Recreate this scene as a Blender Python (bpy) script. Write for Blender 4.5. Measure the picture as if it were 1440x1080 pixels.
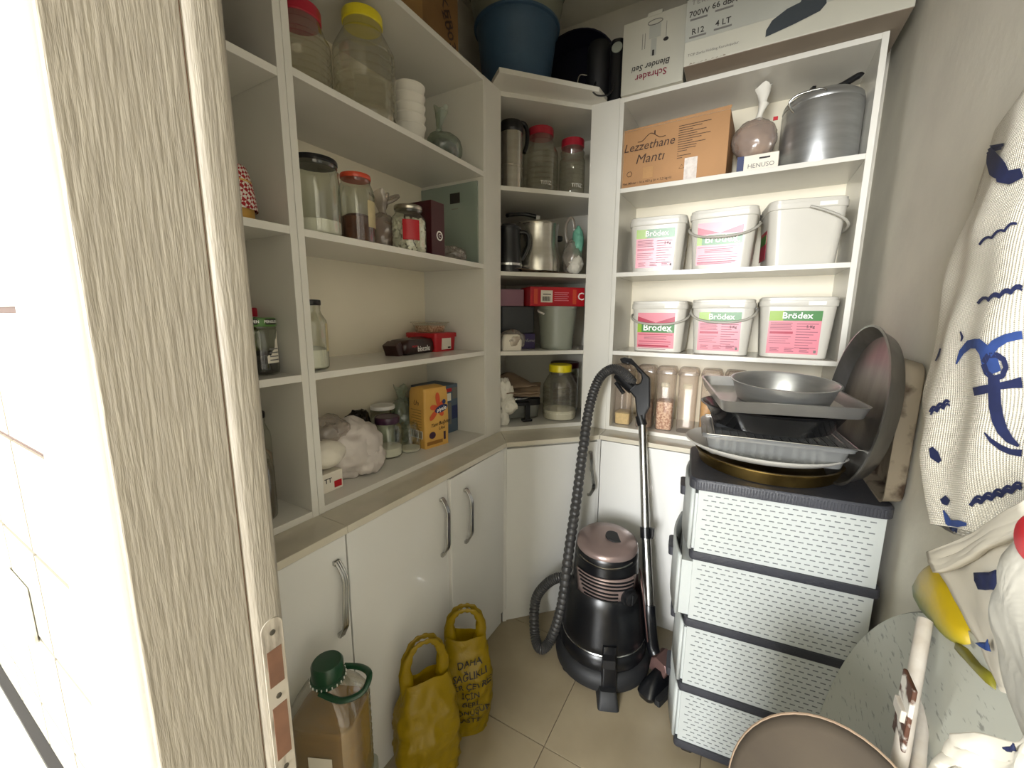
import bpy, math, random
from mathutils import Vector, Matrix, noise
for o in list(bpy.data.objects): bpy.data.objects.remove(o, do_unlink=True)
scene = bpy.context.scene
COL = scene.collection
PI = math.pi
R = math.radians
# ------------------------------------------------------------------ camera
CAM = Vector((0, 0, 1.3939)); YAW, PITCH, ROLL, FPX = R(29.6325), R(9.5887), R(.359), 575.44
_f = Vector((-math.sin(YAW)*math.cos(PITCH), math.cos(YAW)*math.cos(PITCH), -math.sin(PITCH)))
_r = Vector((math.cos(YAW), math.sin(YAW), 0)); _u = _r.cross(_f)
CR = math.cos(ROLL)*_r + math.sin(ROLL)*_u
CU = -math.sin(ROLL)*_r + math.cos(ROLL)*_u
cd = bpy.data.cameras.new('camera'); co = bpy.data.objects.new('camera', cd); COL.objects.link(co)
cd.sensor_fit = 'HORIZONTAL'; cd.sensor_width = 36; cd.lens = FPX/1440*36; cd.clip_start = .01
co.matrix_world = Matrix(((CR.x, CU.x, -_f.x, CAM.x), (CR.y, CU.y, -_f.y, CAM.y), (CR.z, CU.z, -_f.z, CAM.z), (0, 0, 0, 1)))
scene.camera = co
def ray(u, v): return _f + CR*((u-720)/FPX) + CU*((540-v)/FPX)
def onp(u, v, P, n):
    d = ray(u, v); return CAM + d*((Vector(P)-CAM).dot(Vector(n))/d.dot(Vector(n)))
def onx(u, v, x): return onp(u, v, (x, 0, 0), (1, 0, 0))
def ony(u, v, y): return onp(u, v, (0, y, 0), (0, 1, 0))
def onz(u, v, z): return onp(u, v, (0, 0, z), (0, 0, 1))
# ------------------------------------------------------------------ light: daylight through the kitchen window behind the door, plus an added side fill
w = bpy.data.worlds.new('sky'); scene.world = w; w.use_nodes = True
wn = w.node_tree.nodes['Background']; wn.inputs[0].default_value = (.80, .90, 1.0, 1); wn.inputs[1].default_value = 1.0
def area(name, loc, target, sx, sy, power, col):
    l = bpy.data.lights.new(name, 'AREA'); l.shape = 'RECTANGLE'; l.size = sx; l.size_y = sy; l.energy = power; l.color = col
    o = bpy.data.objects.new(name, l); COL.objects.link(o); o.location = loc
    o.rotation_euler = (Vector(target)-Vector(loc)).to_track_quat('-Z', 'Y').to_euler(); return o
area('window_daylight', (-.30, -2.75, 1.60), (-.28, 1, 1.48), 1.04, 1.36, 160, (.97, .985, 1.0))
area('added_side_fill', (-2.66, -1.45, 1.45), (2, -.6, 1.2), 1.3, 1.9, 128, (.93, .97, 1.0))  # added fill lamp that lifts the ambient light, no such window known
vs = scene.view_settings; vs.view_transform = 'Standard'; vs.look = 'None'; vs.exposure = .70; vs.gamma = 1; vs.use_curve_mapping = False
# ------------------------------------------------------------------ mesh helpers
class MB:
    def __init__(s): s.v = []; s.f = []
    def add(s, vs, fs):
        o = len(s.v); s.v += [tuple(v) for v in vs]; s.f += [tuple(i+o for i in f) for f in fs]; return s
    def box(s, x0, x1, y0, y1, z0, z1):
        return s.add([(x0,y0,z0),(x1,y0,z0),(x1,y1,z0),(x0,y1,z0),(x0,y0,z1),(x1,y0,z1),(x1,y1,z1),(x0,y1,z1)],
                     [(0,3,2,1),(4,5,6,7),(0,1,5,4),(1,2,6,5),(2,3,7,6),(3,0,4,7)])
    def prism(s, poly, z0, z1):
        n = len(poly)
        a = sum(poly[i][0]*poly[(i+1)%n][1]-poly[(i+1)%n][0]*poly[i][1] for i in range(n))
        if a < 0: poly = poly[::-1]
        return s.add([(x,y,z0) for x,y in poly]+[(x,y,z1) for x,y in poly],
                     [tuple(range(n-1,-1,-1)), tuple(range(n,2*n))]+[(i,(i+1)%n,n+(i+1)%n,n+i) for i in range(n)])
    def rings(s, rings, cap0=True, cap1=True):
        n = len(rings[0]); vs = [p for r in rings for p in r]; fs = []
        for k in range(len(rings)-1):
            for i in range(n): fs.append((k*n+i, k*n+(i+1)%n, (k+1)*n+(i+1)%n, (k+1)*n+i))
        if cap0: fs.append(tuple(range(n-1,-1,-1)))
        if cap1: fs.append(tuple(range((len(rings)-1)*n, len(rings)*n)))
        return s.add(vs, fs)
    def loft(s, secs, n=4, cap0=True, cap1=True):
        rr = []
        for q in secs:
            z, hw, hd, r = q[:4]; cx, cy = (q[4], q[5]) if len(q) > 4 else (0, 0)
            r = min(r, hw*.999, hd*.999); ring = []
            for (sx, sy, a0) in ((1,1,0),(-1,1,PI/2),(-1,-1,PI),(1,-1,1.5*PI)):
                for k in range(n+1):
                    a = a0+PI/2*k/n; ring.append((cx+sx*(hw-r)+r*math.cos(a), cy+sy*(hd-r)+r*math.sin(a), z))
            rr.append(ring)
        return s.rings(rr, cap0, cap1)
    def lathe(s, prof, n=28, cap0=True, cap1=True, c=(0,0,0), sx=1, sy=1):
        return s.rings([[(c[0]+r*sx*math.cos(2*PI*i/n), c[1]+r*sy*math.sin(2*PI*i/n), c[2]+z) for i in range(n)] for r, z in prof], cap0, cap1)
    def tube(s, path, r, n=8, closed=False, cap=True, flat=1.0):
        P = [Vector(p) for p in path]; m = len(P); rr = []; up = Vector((0,0,1)); prevn = None
        for i in range(m):
            a = P[(i-1)%m] if (closed or i) else P[i]; b = P[(i+1)%m] if (closed or i < m-1) else P[i]
            t = (b-a).normalized()
            if prevn is None:
                nrm = up - t*up.dot(t)
                if nrm.length < .1: nrm = Vector((1,0,0)) - t*t.x
            else: nrm = prevn - t*prevn.dot(t)
            nrm.normalize(); prevn = nrm; bn = t.cross(nrm); ri = r[i] if isinstance(r, (list, tuple)) else r
            rr.append([tuple(P[i]+nrm*(ri*math.cos(2*PI*k/n))+bn*(ri*flat*math.sin(2*PI*k/n))) for k in range(n)])
        if closed:
            rr.append(rr[0]); return s.rings(rr, False, False)
        return s.rings(rr, cap, cap)
    def grid(s, fn, nu, nv, two=0):
        vs = [fn(i/nu, j/nv) for j in range(nv+1) for i in range(nu+1)]
        return s.add(vs, [(j*(nu+1)+i, j*(nu+1)+i+1, (j+1)*(nu+1)+i+1, (j+1)*(nu+1)+i) for j in range(nv) for i in range(nu)])
    def xf(s, M): s.v = [tuple(M @ Vector(p)) for p in s.v]; return s
    def map(s, fn): s.v = [tuple(fn(*p)) for p in s.v]; return s
    def mesh(s, name, smooth=None):
        me = bpy.data.meshes.new(name); me.from_pydata(s.v, [], s.f); me.update()
        if smooth is not None:
            me.shade_smooth(); me.set_sharp_from_angle(angle=R(smooth))
        return me
    def build(s, name, m, parent=None, smooth=None, bevel=0, solid=0, loc=None, rot=None, sub=0):
        me = s.mesh(name, smooth); me.materials.append(m)
        o = bpy.data.objects.new(name, me); COL.objects.link(o)
        if parent is not None: o.parent = parent
        if loc is not None: o.location = loc
        if rot is not None: o.rotation_euler = rot
        if solid:
            md = o.modifiers.new('thickness', 'SOLIDIFY'); md.thickness = solid; md.offset = 0
        if bevel:
            md = o.modifiers.new('edge', 'BEVEL'); md.width = bevel; md.segments = 2; md.limit_method = 'ANGLE'; md.angle_limit = R(40)
        if sub:
            md = o.modifiers.new('smooth', 'SUBSURF'); md.levels = sub; md.render_levels = sub
        return o
def spline(pts, n=8):
    P = [Vector(p) for p in pts]; out = []
    for i in range(len(P)-1):
        p0, p1, p2, p3 = P[max(i-1,0)], P[i], P[i+1], P[min(i+2,len(P)-1)]
        for k in range(n):
            t = k/n; out.append(.5*((2*p1)+(p2-p0)*t+(2*p0-5*p1+4*p2-p3)*t*t+(3*p1-p0-3*p2+p3)*t**3))
    out.append(P[-1]); return out
def tag(o, label, cat, group=None, kind=None):
    if label: o['label'] = label
    if cat: o['category'] = cat
    if group: o['group'] = group
    if kind: o['kind'] = kind
    return o
def thing(name, label, cat, loc=(0,0,0), rotz=0, group=None, rot=None):
    o = bpy.data.objects.new(name, None); COL.objects.link(o); o.empty_display_size = .05
    o.location = loc; o.rotation_euler = rot if rot else (0, 0, rotz)
    return tag(o, label, cat, group)
def struct(o): o['kind'] = 'structure'; return o
def copy_tree(o, parent=None):
    c = o.copy(); COL.objects.link(c); c.parent = parent
    for ch in list(o.children): copy_tree(ch, c)
    return c
_tc = {}
def text2d(s, size, bold=0, shear=0, align='CENTER', space=1.0):
    k = (s, bold, shear, align, space)
    if k not in _tc:
        c = bpy.data.curves.new('lettering', 'FONT'); c.body = s; c.align_x = align; c.align_y = 'CENTER'; c.size = 1
        c.offset = bold; c.shear = shear; c.resolution_u = 2; c.space_character = space
        o = bpy.data.objects.new('lettering', c); COL.objects.link(o)
        bpy.context.view_layer.update()
        me = bpy.data.meshes.new_from_object(o.evaluated_get(bpy.context.evaluated_depsgraph_get()))
        _tc[k] = ([(v.co.x, v.co.y) for v in me.vertices], [tuple(p.vertices) for p in me.polygons])
        bpy.data.objects.remove(o, do_unlink=True); bpy.data.meshes.remove(me)
    v, f = _tc[k]; return [(x*size, y*size) for x, y in v], f
def lettering(s, size, m, parent, fn, name='lettering', **kw):
    v, f = text2d(s, size, **kw); return MB().add([fn(x, y) for x, y in v], f).build(name, m, parent)
def plane_fn(o, ex, ey):
    o, ex, ey = Vector(o), Vector(ex), Vector(ey); return lambda x, y: tuple(o+ex*x+ey*y)
# ------------------------------------------------------------------ materials
def lin(c):
    if isinstance(c, str):
        c = [int(c[i:i+2], 16)/255 for i in (1, 3, 5)]; c = [x/12.92 if x <= .04045 else ((x+.055)/1.055)**2.4 for x in c]
    return tuple(c)
def mat(name, col, rough=.5, metal=0, var=.05, scale=6, bump=0, bscale=60, stretch=(1,1,1), spec=.5, coat=0, trans=0, emis=0, alpha=1, col2=None, lo=.35, hi=.65, detail=4, dist=.002, sss=0):
    m = bpy.data.materials.new(name); m.use_nodes = True; nt = m.node_tree; b = nt.nodes['Principled BSDF']
    c = lin(col)
    tc = nt.nodes.new('ShaderNodeTexCoord'); mp = nt.nodes.new('ShaderNodeMapping'); mp.inputs['Scale'].default_value = stretch
    nt.links.new(tc.outputs['Object'], mp.inputs[0])
    nz = nt.nodes.new('ShaderNodeTexNoise'); nz.inputs['Scale'].default_value = scale; nz.inputs['Detail'].default_value = detail
    nt.links.new(mp.outputs[0], nz.inputs['Vector'])
    rp = nt.nodes.new('ShaderNodeValToRGB'); e = rp.color_ramp.elements
    e[0].position = lo; e[1].position = hi
    c2 = lin(col2) if col2 else tuple(min(1, x*(1+var)) for x in c); c1 = c if col2 else tuple(x*(1-var) for x in c)
    e[0].color = (*c1, 1); e[1].color = (*c2, 1)
    nt.links.new(nz.outputs[0], rp.inputs[0]); nt.links.new(rp.outputs[0], b.inputs['Base Color'])
    b.inputs['Roughness'].default_value = rough; b.inputs['Metallic'].default_value = metal
    b.inputs['Specular IOR Level'].default_value = spec; b.inputs['Coat Weight'].default_value = coat
    b.inputs['Transmission Weight'].default_value = trans
    b.inputs['Alpha'].default_value = alpha
    if bump:
        n2 = nt.nodes.new('ShaderNodeTexNoise'); n2.inputs['Scale'].default_value = bscale; n2.inputs['Detail'].default_value = 3
        nt.links.new(mp.outputs[0], n2.inputs['Vector'])
        bp = nt.nodes.new('ShaderNodeBump'); bp.inputs['Strength'].default_value = bump; bp.inputs['Distance'].default_value = dist
        nt.links.new(n2.outputs[0], bp.inputs['Height']); nt.links.new(bp.outputs[0], b.inputs['Normal'])
    return m
def thin_glass(name, tint, edge=.55, base=.04, rough=.03, body=None, bodyw=0.0, wob=0):
    """thin clear wall: mostly see-through, reflecting more at grazing angles (Fresnel), with an optional milky body"""
    m = bpy.data.materials.new(name); m.use_nodes = True; nt = m.node_tree; nt.nodes.clear(); N = nt.nodes.new
    out = N('ShaderNodeOutputMaterial'); tr = N('ShaderNodeBsdfTransparent'); tr.inputs[0].default_value = (*lin(tint), 1)
    gl = N('ShaderNodeBsdfGlossy'); gl.inputs['Roughness'].default_value = rough; gl.inputs[0].default_value = (.95,.95,.95,1)
    lw = N('ShaderNodeLayerWeight'); lw.inputs[0].default_value = .35
    mr = N('ShaderNodeMapRange'); mr.inputs['To Min'].default_value = base; mr.inputs['To Max'].default_value = edge
    nt.links.new(lw.outputs['Facing'], mr.inputs[0])
    mx = N('ShaderNodeMixShader'); nt.links.new(mr.outputs[0], mx.inputs[0]); nt.links.new(gl.outputs[0], mx.inputs[2])
    rp = N('ShaderNodeValToRGB'); t_ = lin(tint); rp.color_ramp.elements[0].position = .45; rp.color_ramp.elements[0].color = (*t_, 1)
    rp.color_ramp.elements[1].position = 1; rp.color_ramp.elements[1].color = (*[x*.42 for x in t_], 1)   # a longer way through the wall at grazing angles
    nt.links.new(lw.outputs['Facing'], rp.inputs[0]); nt.links.new(rp.outputs[0], tr.inputs[0])
    if wob:
        tc = N('ShaderNodeTexCoord'); nz = N('ShaderNodeTexNoise'); nz.inputs['Scale'].default_value = 45; nt.links.new(tc.outputs['Object'], nz.inputs['Vector'])
        bp = N('ShaderNodeBump'); bp.inputs['Strength'].default_value = wob; bp.inputs['Distance'].default_value = .004; nt.links.new(nz.outputs[0], bp.inputs['Height'])
        nt.links.new(bp.outputs[0], gl.inputs['Normal'])
    if bodyw:
        di = N('ShaderNodeBsdfDiffuse'); di.inputs[0].default_value = (*lin(body), 1)
        tl = N('ShaderNodeBsdfTranslucent'); tl.inputs[0].default_value = (*lin(body), 1)
        ad = N('ShaderNodeMixShader'); ad.inputs[0].default_value = .4; nt.links.new(di.outputs[0], ad.inputs[1]); nt.links.new(tl.outputs[0], ad.inputs[2])
        m2 = N('ShaderNodeMixShader'); m2.inputs[0].default_value = bodyw; nt.links.new(tr.outputs[0], m2.inputs[1]); nt.links.new(ad.outputs[0], m2.inputs[2])
        nt.links.new(m2.outputs[0], mx.inputs[1])
    else: nt.links.new(tr.outputs[0], mx.inputs[1])
    nt.links.new(mx.outputs[0], out.inputs[0]); return m
M = {}
M['mel'] = mat('white_melamine', '#d9d6cc', .22, var=.03, scale=3)
M['edge'] = mat('white_edge_band', '#e6e3d8', .3, var=.02)
M['backp'] = mat('cream_back_panel', '#e4dbc4', .45, var=.03, scale=3)
M['door'] = mat('glossy_white_door', '#d8d7d2', .12, var=.02, scale=2)
M['wtop'] = mat('grey_cream_worktop', '#c5beac', .2, var=.06, scale=9)
M['wall'] = mat('painted_plaster', '#d6d1c3', .75, var=.05, scale=5, bump=.35, bscale=35)
M['ceil'] = mat('ceiling_paint', '#d8d5c8', .85, var=.04)
M['grout'] = mat('brown_grout', '#6a5b49', .9)
M['tile'] = mat('beige_floor_tile', '#9c8f76', .28, var=.10, scale=4, col2='#8d8068')
M['kgrout'] = mat('brown_wall_grout', '#4a362c', .9)
M['ktile'] = mat('cream_wall_tile', '#b6b2a4', .25, var=.02, bump=.2, bscale=12)
M['frame'] = mat('grained_painted_wood', '#8b8478', .5, var=.06, scale=34, stretch=(6,6,.5), bump=.55, bscale=44, dist=.003, col2='#989184')
M['casing'] = mat('white_gloss_paint', '#bab8b2', .35, var=.02, stretch=(6,6,.5), bump=.25, bscale=20)
M['kwall'] = mat('white_kitchen_wall', '#efeee8', .7, var=.02)
M['kbounce'] = mat('beige_bounce_cutting_wall', '#c4bdb0', .6, var=.08, scale=3)  # unseen wall toned beige to cut the light it bounces back
M['plate'] = mat('scraped_painted_metal', '#a59d90', .5, var=.1, scale=30, stretch=(3,3,.5), col2='#5d554b', lo=.55, hi=.75)
M['mortise'] = mat('bare_brown_mortise', '#6b4b38', .8, var=.15, scale=30)
M['chrome'] = mat('brushed_chrome', '#bdbdba', .25, 1, var=.06, scale=20)
M['screw'] = mat('steel_screw', '#6f6a62', .4, 1)
M['black'] = mat('black_plastic', '#141416', .32, var=.1)
M['blackm'] = mat('matte_black', '#101012', .6, var=.1)
M['white'] = mat('white_plastic', '#e4e2dc', .35, var=.02)
M['marble'] = mat('pale_marble', '#d8d4c4', .3, var=.1, scale=8, col2='#bdb9a2')
M['navyline'] = mat('dark_sealant', '#231f1e', .7)
# ------------------------------------------------------------------ the room
XL, YB, XR = -.9546, 1.8619, .372
WL, WB, CZ = -1.285, 2.172, 2.83
YK, YF = .135, .255                 # kitchen face and pantry face of the doorway wall
DX0, DX1, DZ = -.4885, .345, 2.12   # doorway opening
KX0, KX1, KY = -2.6, 1.75, -2.7     # kitchen behind the door
fl = struct(MB().box(KX0, KX1, KY, WB, -.06, -.004).build('floor', M['grout']))
tm = MB().box(-.2235, .2235, -.2235, .2235, -.012, 0).mesh('tile'); tm.materials.append(M['tile'])
for i in range(-4, 6):
    for j in range(-8, 4):
        cx, cy = -.458+.225+.45*i, 1.033+.225+.45*j
        if cx-.2235 < KX0 or cx+.2235 > KX1: continue
        if cy > .1 and (cx < -1.4 or cx > .65): continue
        o = bpy.data.objects.new('tile', tm); COL.objects.link(o); o.parent = fl; o.location = (cx, cy, random.Random(i*31+j).uniform(-.0006, .0004))
struct(MB().box(KX0-.1, KX1+.1, KY-.1, WB+.1, CZ, CZ+.08).build('ceiling', M['ceil']))
struct(MB().box(WL-.1, XR+.1, WB, WB+.1, 0, CZ).build('wall_back', M['wall']))
struct(MB().box(WL-.1, WL, YF, WB, 0, CZ).build('wall_left', M['wall']))
struct(MB().box(XR, XR+.1, YF, WB, 0, CZ).build('wall_right', M['wall']))
wf = MB().box(KX0, DX0-.0, YK+.006, YF, 0, CZ).box(DX1, KX1, YK+.006, YF, 0, CZ).box(DX0, DX1, YK+.006, YF, DZ, CZ)
wf = struct(wf.build('wall_front', M['wall']))
tb = MB().box(KX0, -.60, YK+.003, YK+.0062, .60, 2.0).build('tile_bed', M['kgrout'], wf)
km = MB().box(-.086, .086, 0, .006, -.086, .086).mesh('wall_tile'); km.materials.append(M['ktile'])
for i in range(9):
    for j in range(-3, 6):
        o = bpy.data.objects.new('wall_tile', km); COL.objects.link(o); o.parent = wf
        o.location = (-.635-.18*i, YK, 1.126+.18*j)
struct(MB().box(KX1, KX1+.1, KY, YF, 0, CZ).build('wall_kitchen_right', M['kbounce']))
wr = MB().box(KX0-.1, KX0, KY, -2.15, 0, CZ).box(KX0-.1, KX0, -.75, YF, 0, CZ).box(KX0-.1, KX0, -2.15, -.75, 2.45, CZ).box(KX0-.1, KX0, -2.15, -.75, 0, .45)
struct(wr.build('wall_kitchen_left', M['kwall']))
wx0, wx1, wz0, wz1 = -.88, .28, .88, 2.34
wk = MB().box(KX0, wx0, KY-.1, KY, 0, CZ).box(wx1, KX1, KY-.1, KY, 0, CZ).box(wx0, wx1, KY-.1, KY, 0, wz0).box(wx0, wx1, KY-.1, KY, wz1, CZ)
struct(wk.build('wall_kitchen_back', M['kwall']))
def window(name, pts):
    wn_ = MB()
    for b in pts: wn_.box(*b)
    return struct(wn_.build(name, M['casing'], bevel=.003))
y0, y1 = KY-.06, KY-.01
window('window_1', [(wx0, wx0+.05, y0, y1, wz0, wz1), (wx1-.05, wx1, y0, y1, wz0, wz1), (wx0, wx1, y0, y1, wz0, wz0+.05), (wx0, wx1, y0, y1, wz1-.05, wz1), (-.32, -.28, y0, y1, wz0, wz1)])
x0, x1 = KX0-.06, KX0-.01
window('added_side_window', [(x0, x1, -2.15, -2.1, .45, 2.45), (x0, x1, -.8, -.75, .45, 2.45), (x0, x1, -2.15, -.75, .45, .5), (x0, x1, -2.15, -.75, 2.4, 2.45), (x0, x1, -1.47, -1.43, .45, 2.45)])  # unseen window made up to go with the added side fill
# door frame: lining, stop, casing, strike plate
JX, JO, JS, JI = -.48, .1247, .2205, .259
t1 = struct(MB().box(DX0-.001, JX, JO, JS, 0, DZ-.02).build('trim_1', M['frame'], bevel=.0015))
MB().loft([(0, .0215, .0193, .010), (DZ-.03, .0215, .0193, .010)], n=5).xf(Matrix.Translation((JX-.0165, (JS+JI)/2+.0006, 0))).build('door_rebate_strip', M['frame'], t1, smooth=40)
MB().box(DX0-.012, JX-.002, JS-.001, JS+.0022, 0, DZ-.03).build('shadow_joint', M['mortise'], t1)
sp = MB().loft([(0, .0145, .118, .0145), (.0015, .0145, .118, .0145)], n=6).xf(Matrix.Translation((JX+.0046, .2415, .913)) @ Matrix.Rotation(R(90), 4, 'Y') @ Matrix.Rotation(R(90), 4, 'Z'))
sp = MB().prism([(.013*math.cos(a)*1.0, .108*(1 if math.sin(a) >= 0 else -1)+.013*math.sin(a)) for a in [2*PI*k/24 for k in range(24)]], 0, .0018).xf(Matrix.Translation((JX+.0046, .2415, .905)) @ Matrix(((0,0,1,0),(1,0,0,0),(0,1,0,0),(0,0,0,1))))
sp = sp.build('strike_plate', M['plate'], t1)
for z0, z1 in ((.935, .985), (.828, .905)): MB().box(JX+.006, JX+.0071, .2325, .2505, z0, z1).build('mortise_hole', M['mortise'], sp)
for z in (1.008, .918, .811): MB().lathe([(.0035, 0), (.0035, .0012), (.0015, .0014)], 10).xf(Matrix.Translation((JX+.0062, .2415, z)) @ Matrix.Rotation(R(90), 4, 'Y')).build('screw', M['screw'], sp)
t2 = MB()
t2.prism([(DX0, YK+.006), (DX0, JO), (DX0-.002, .118), (DX0-.008, .109), (DX0-.020, .106), (-.585, .106), (-.600, .109), (-.607, .116), (-.609, .124), (-.6135, .126), (-.6135, YK+.006)], 0, DZ+.1)
struct(t2.build('trim_2', M['casing'], smooth=30))
struct(MB().box(DX1-.009, DX1+.001, JO, JI, 0, DZ-.02).build('trim_3', M['frame'], bevel=.0015))
struct(MB().box(DX0, DX1, JO, JI, DZ-.02, DZ+.001).build('trim_4', M['frame'], bevel=.0015))
struct(MB().box(DX1-.005, DX1+.11, .106, YK+.006, 0, DZ+.1).box(DX0-.12, DX1+.11, .106, YK+.006, DZ+.0, DZ+.11).build('trim_5', M['casing'], bevel=.004))
# kitchen ledge and switch on the tiled wall outside the door
k = thing('kitchen_worktop', 'pale marble ledge below the cream tiled wall outside the door', 'worktop', (-1.55, 0, 0))
MB().box(-.9, .70, -.42, .129, .53, .57).build('slab', M['marble'], k, bevel=.004)
MB().box(-.9, .70, .121, .1345, .568, .579).build('sealant_line', M['navyline'], k)
MB().box(-.88, .66, -.38, .12, 0, .53).build('base', M['casing'], k)
s = thing('light_switch', 'white double rocker switch plate on the cream tiles', 'switch', (-1.045, YK, .888))
MB().box(-.062, .062, -.011, 0, -.045, .062).build('cover_plate', M['white'], s, bevel=.006)
for q in (-1, 1): MB().box(q*.024-.021, q*.024+.021, -.018, -.010, -.03, .045).build('rocker', M['white'], s, bevel=.003)
# ------------------------------------------------------------------ cabinetry
TH = .018
A = Vector((XL, 1.5725)); B = Vector((-.6694, YB))
ZW, ZTOP = .86, 2.2915
wt = thing('worktop', 'cream worktop edge running round the shelf units above the doors', 'worktop', (XL, YF, .84))
def wpanel(poly): MB().prism([(x-XL, y-YF) for x, y in poly], 0, .02).build('worktop_panel', M['wtop'], wt, bevel=.0012)
WE, WS = -.8418, 1.4373
BX, BY = -.5351, YB-.1128
wpanel([(WL+.002, YF+.008), (WE, YF+.008), (WE, .6355), (WL+.002, .6355)])
wpanel([(WL+.002, .6365), (WE, .6365), (WE, WS), (XL, 1.5725), (WL+.002, 1.5725)])
wpanel([(WL+.002, 1.5735), (XL, 1.5735), (WE+.0007, WS+.0009), (BX-.0009, BY-.0005), (-.5426, YB), (-.5426, WB-.002), (WL+.002, WB-.002)])
wpanel([(-.5416, WB-.002), (-.5416, YB), (BX, BY), (XR-.012, BY), (XR-.012, WB-.002)])
def strip_mat(): return M['edge']
def shelf_unit(name, label, org, rotz, x0, x1, depth, z0, ztop, shelves, lipped=None, backm='backp'):
    u = thing(name, label, 'shelf unit', (org[0], org[1], z0), rotz)
    h = ztop-z0
    MB().box(x0, x0+TH, 0, depth, 0, h).build('side_panel', M['mel'], u, bevel=.0008)
    MB().box(x1-TH, x1, 0, depth, 0, h).build('side_panel', M['mel'], u, bevel=.0008)
    MB().box(x0+TH, x1-TH, .0005, depth, h-TH, h).build('top_panel', M['mel'], u, bevel=.0008)
    MB().box(x0+TH, x1-TH, depth-.006, depth-.001, 0, h-TH).build('back_panel', M[backm], u)
    for z in shelves:
        MB().box(x0+TH, x1-TH, .0008, depth-.006, z-TH-z0, z-z0).build('shelf', M['mel'], u, bevel=.0008)
    return u
ml = 'tall white open shelf unit holding the big jars and flour, beside the doorway column'
shelf_unit('shelf_unit', ml, (XL, .6365), R(90), 0, .8232, -XL+WL > 0 and 0 or (XL-WL-.003), ZW, ZTOP, (1.9499, 1.5972, 1.243, .8785))
shelf_unit('shelf_unit', 'narrow white open shelf column beside the door frame', (XL, .6360), R(90), -.3705, -.0005, XL-WL-.003, ZW, ZTOP, (1.932, 1.5972, 1.2434, .8785))
shelf_unit('shelf_unit', 'white open shelf unit stocked with white buckets and clear canisters', (-.5463, YB), 0, 0, .8571, WB-YB-.003, ZW, 2.2895, (1.933, 1.582, 1.2345, .8785))
cu = thing('shelf_unit', 'white corner shelf unit with a diagonal opening between two filler strips', 'shelf unit', (A.x, A.y, ZW))
loc = lambda x, y: (x-A.x, y-A.y)
yl, xr = 1.4600, -.5468
def cpoly(z0, z1, name='shelf', m='mel', lip=0):
    P = [(WL+.01, yl), (XL-.004, yl), (A.x-.002, A.y), (A.x, A.y), (B.x, B.y), (B.x, B.y+.002), (xr, YB+.004), (xr, WB-.01), (WL+.01, WB-.01)]
    MB().prism([loc(x, y) for x, y in P], z0-ZW, z1-ZW).build(name, M[m], cu, bevel=.0008)
for z in (1.932, 1.5816, 1.2308, .8775): cpoly(z-TH, z)
cpoly(ZTOP-TH, ZTOP, 'top_panel')
MB().prism([loc(XL, yl), loc(XL, A.y), loc(XL-.013, A.y+.004), loc(XL-.013, yl)], 0, ZTOP-ZW).build('filler_strip', M['mel'], cu, bevel=.0008)
MB().prism([loc(B.x, B.y), loc(xr, YB), loc(xr, YB+.013), loc(B.x-.004, B.y+.013)], 0, ZTOP-ZW).build('filler_strip', M['mel'], cu, bevel=.0008)
MB().box(WL+.002-A.x, WL+.008-A.x, yl-A.y, WB-A.y-.01, 0, ZTOP-ZW).build('back_panel', M['mel'], cu)
MB().box(WL+.01-A.x, xr-A.x, WB-.008-A.y, WB-.002-A.y, 0, ZTOP-ZW).build('back_panel', M['mel'], cu)
lb = MB().prism([(-.958, 1.512), (-.893, 1.458), (-.608, 1.773), (-.604, 1.868), (-.72, 1.98), (-1.07, 1.63)], ZTOP, ZTOP+TH).build('loose_board', M['mel'], bevel=.0008)
tag(lb, 'white board with clipped corners jutting out over the corner shelf unit', 'board')
# base cabinets
def handle(parent, loc, wave=1, L=.215, ribs=False, rotz=0):
    """bow handle: rises from the door at both ends, its front face bent in a shallow S"""
    pts = []
    n = 16
    prof = []
    for i in range(n+1):
        t = i/n; z = L/2-L*t
        y = -.006-.024*min(1, math.sin(PI*t)*1.6)*(1-.15*math.sin(2*PI*t)) ; x = .006*math.sin(2*PI*t)*wave
        prof.append((x, y, z))
    mb = MB(); w2 = .0085
    rings = []
    for (x, y, z) in prof: rings.append([(x-w2, y-.003, z), (x+w2, y-.003, z), (x+w2, y+.003, z), (x-w2, y+.003, z)])
    mb.rings(rings)
    mb.box(-w2, w2, -.008, .001, L/2-.012, L/2).box(-w2, w2, -.008, .001, -L/2, -L/2+.012)
    if ribs:
        for q in (-.0055, 0, .0055):
            mb.rings([[(x+q-.0009, y-.0042, z), (x+q+.0009, y-.0042, z), (x+q+.0009, y-.002, z), (x+q-.0009, y-.002, z)] for x, y, z in prof])
    return mb.build('handle', M['chrome'], parent, bevel=.0012, smooth=40, loc=loc, rot=(0, 0, rotz))
def base_cabinet(label, org, rotz, w, depth, doors, group=None):
    c = thing('base_cabinet', label, 'cabinet', (org[0], org[1], 0), rotz)
    MB().box(.001, w-.001, .021, depth, .062, .838).build('carcass', M['mel'], c)
    MB().box(.0, w, .012, depth-.05, 0, .062).build('plinth', M['door'], c, bevel=.001)
    for (x0, x1, hx, hz, kw) in doors:
        d = MB().box(0, x1-x0-.003, 0, .018, 0, .770).build('door', M['door'], c, bevel=.001, loc=(x0+.0015, 0, .064))
        if kw.get('ajar'):
            d.location = (x1-.0015, 0, .064); d.rotation_euler = (0, 0, R(kw['ajar'])); d.data.transform(Matrix.Translation((-(x1-x0-.003), 0, 0)))
            handle(d, (hx-x1+.0015, -.001, hz-.064), kw.get('wave', 1), ribs=kw.get('ribs', False))
        elif hx is not None: handle(d, (hx-x0-.0015, -.001, hz-.064), kw.get('wave', 1), ribs=kw.get('ribs', False))
    return c
DP = -.8515
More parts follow.
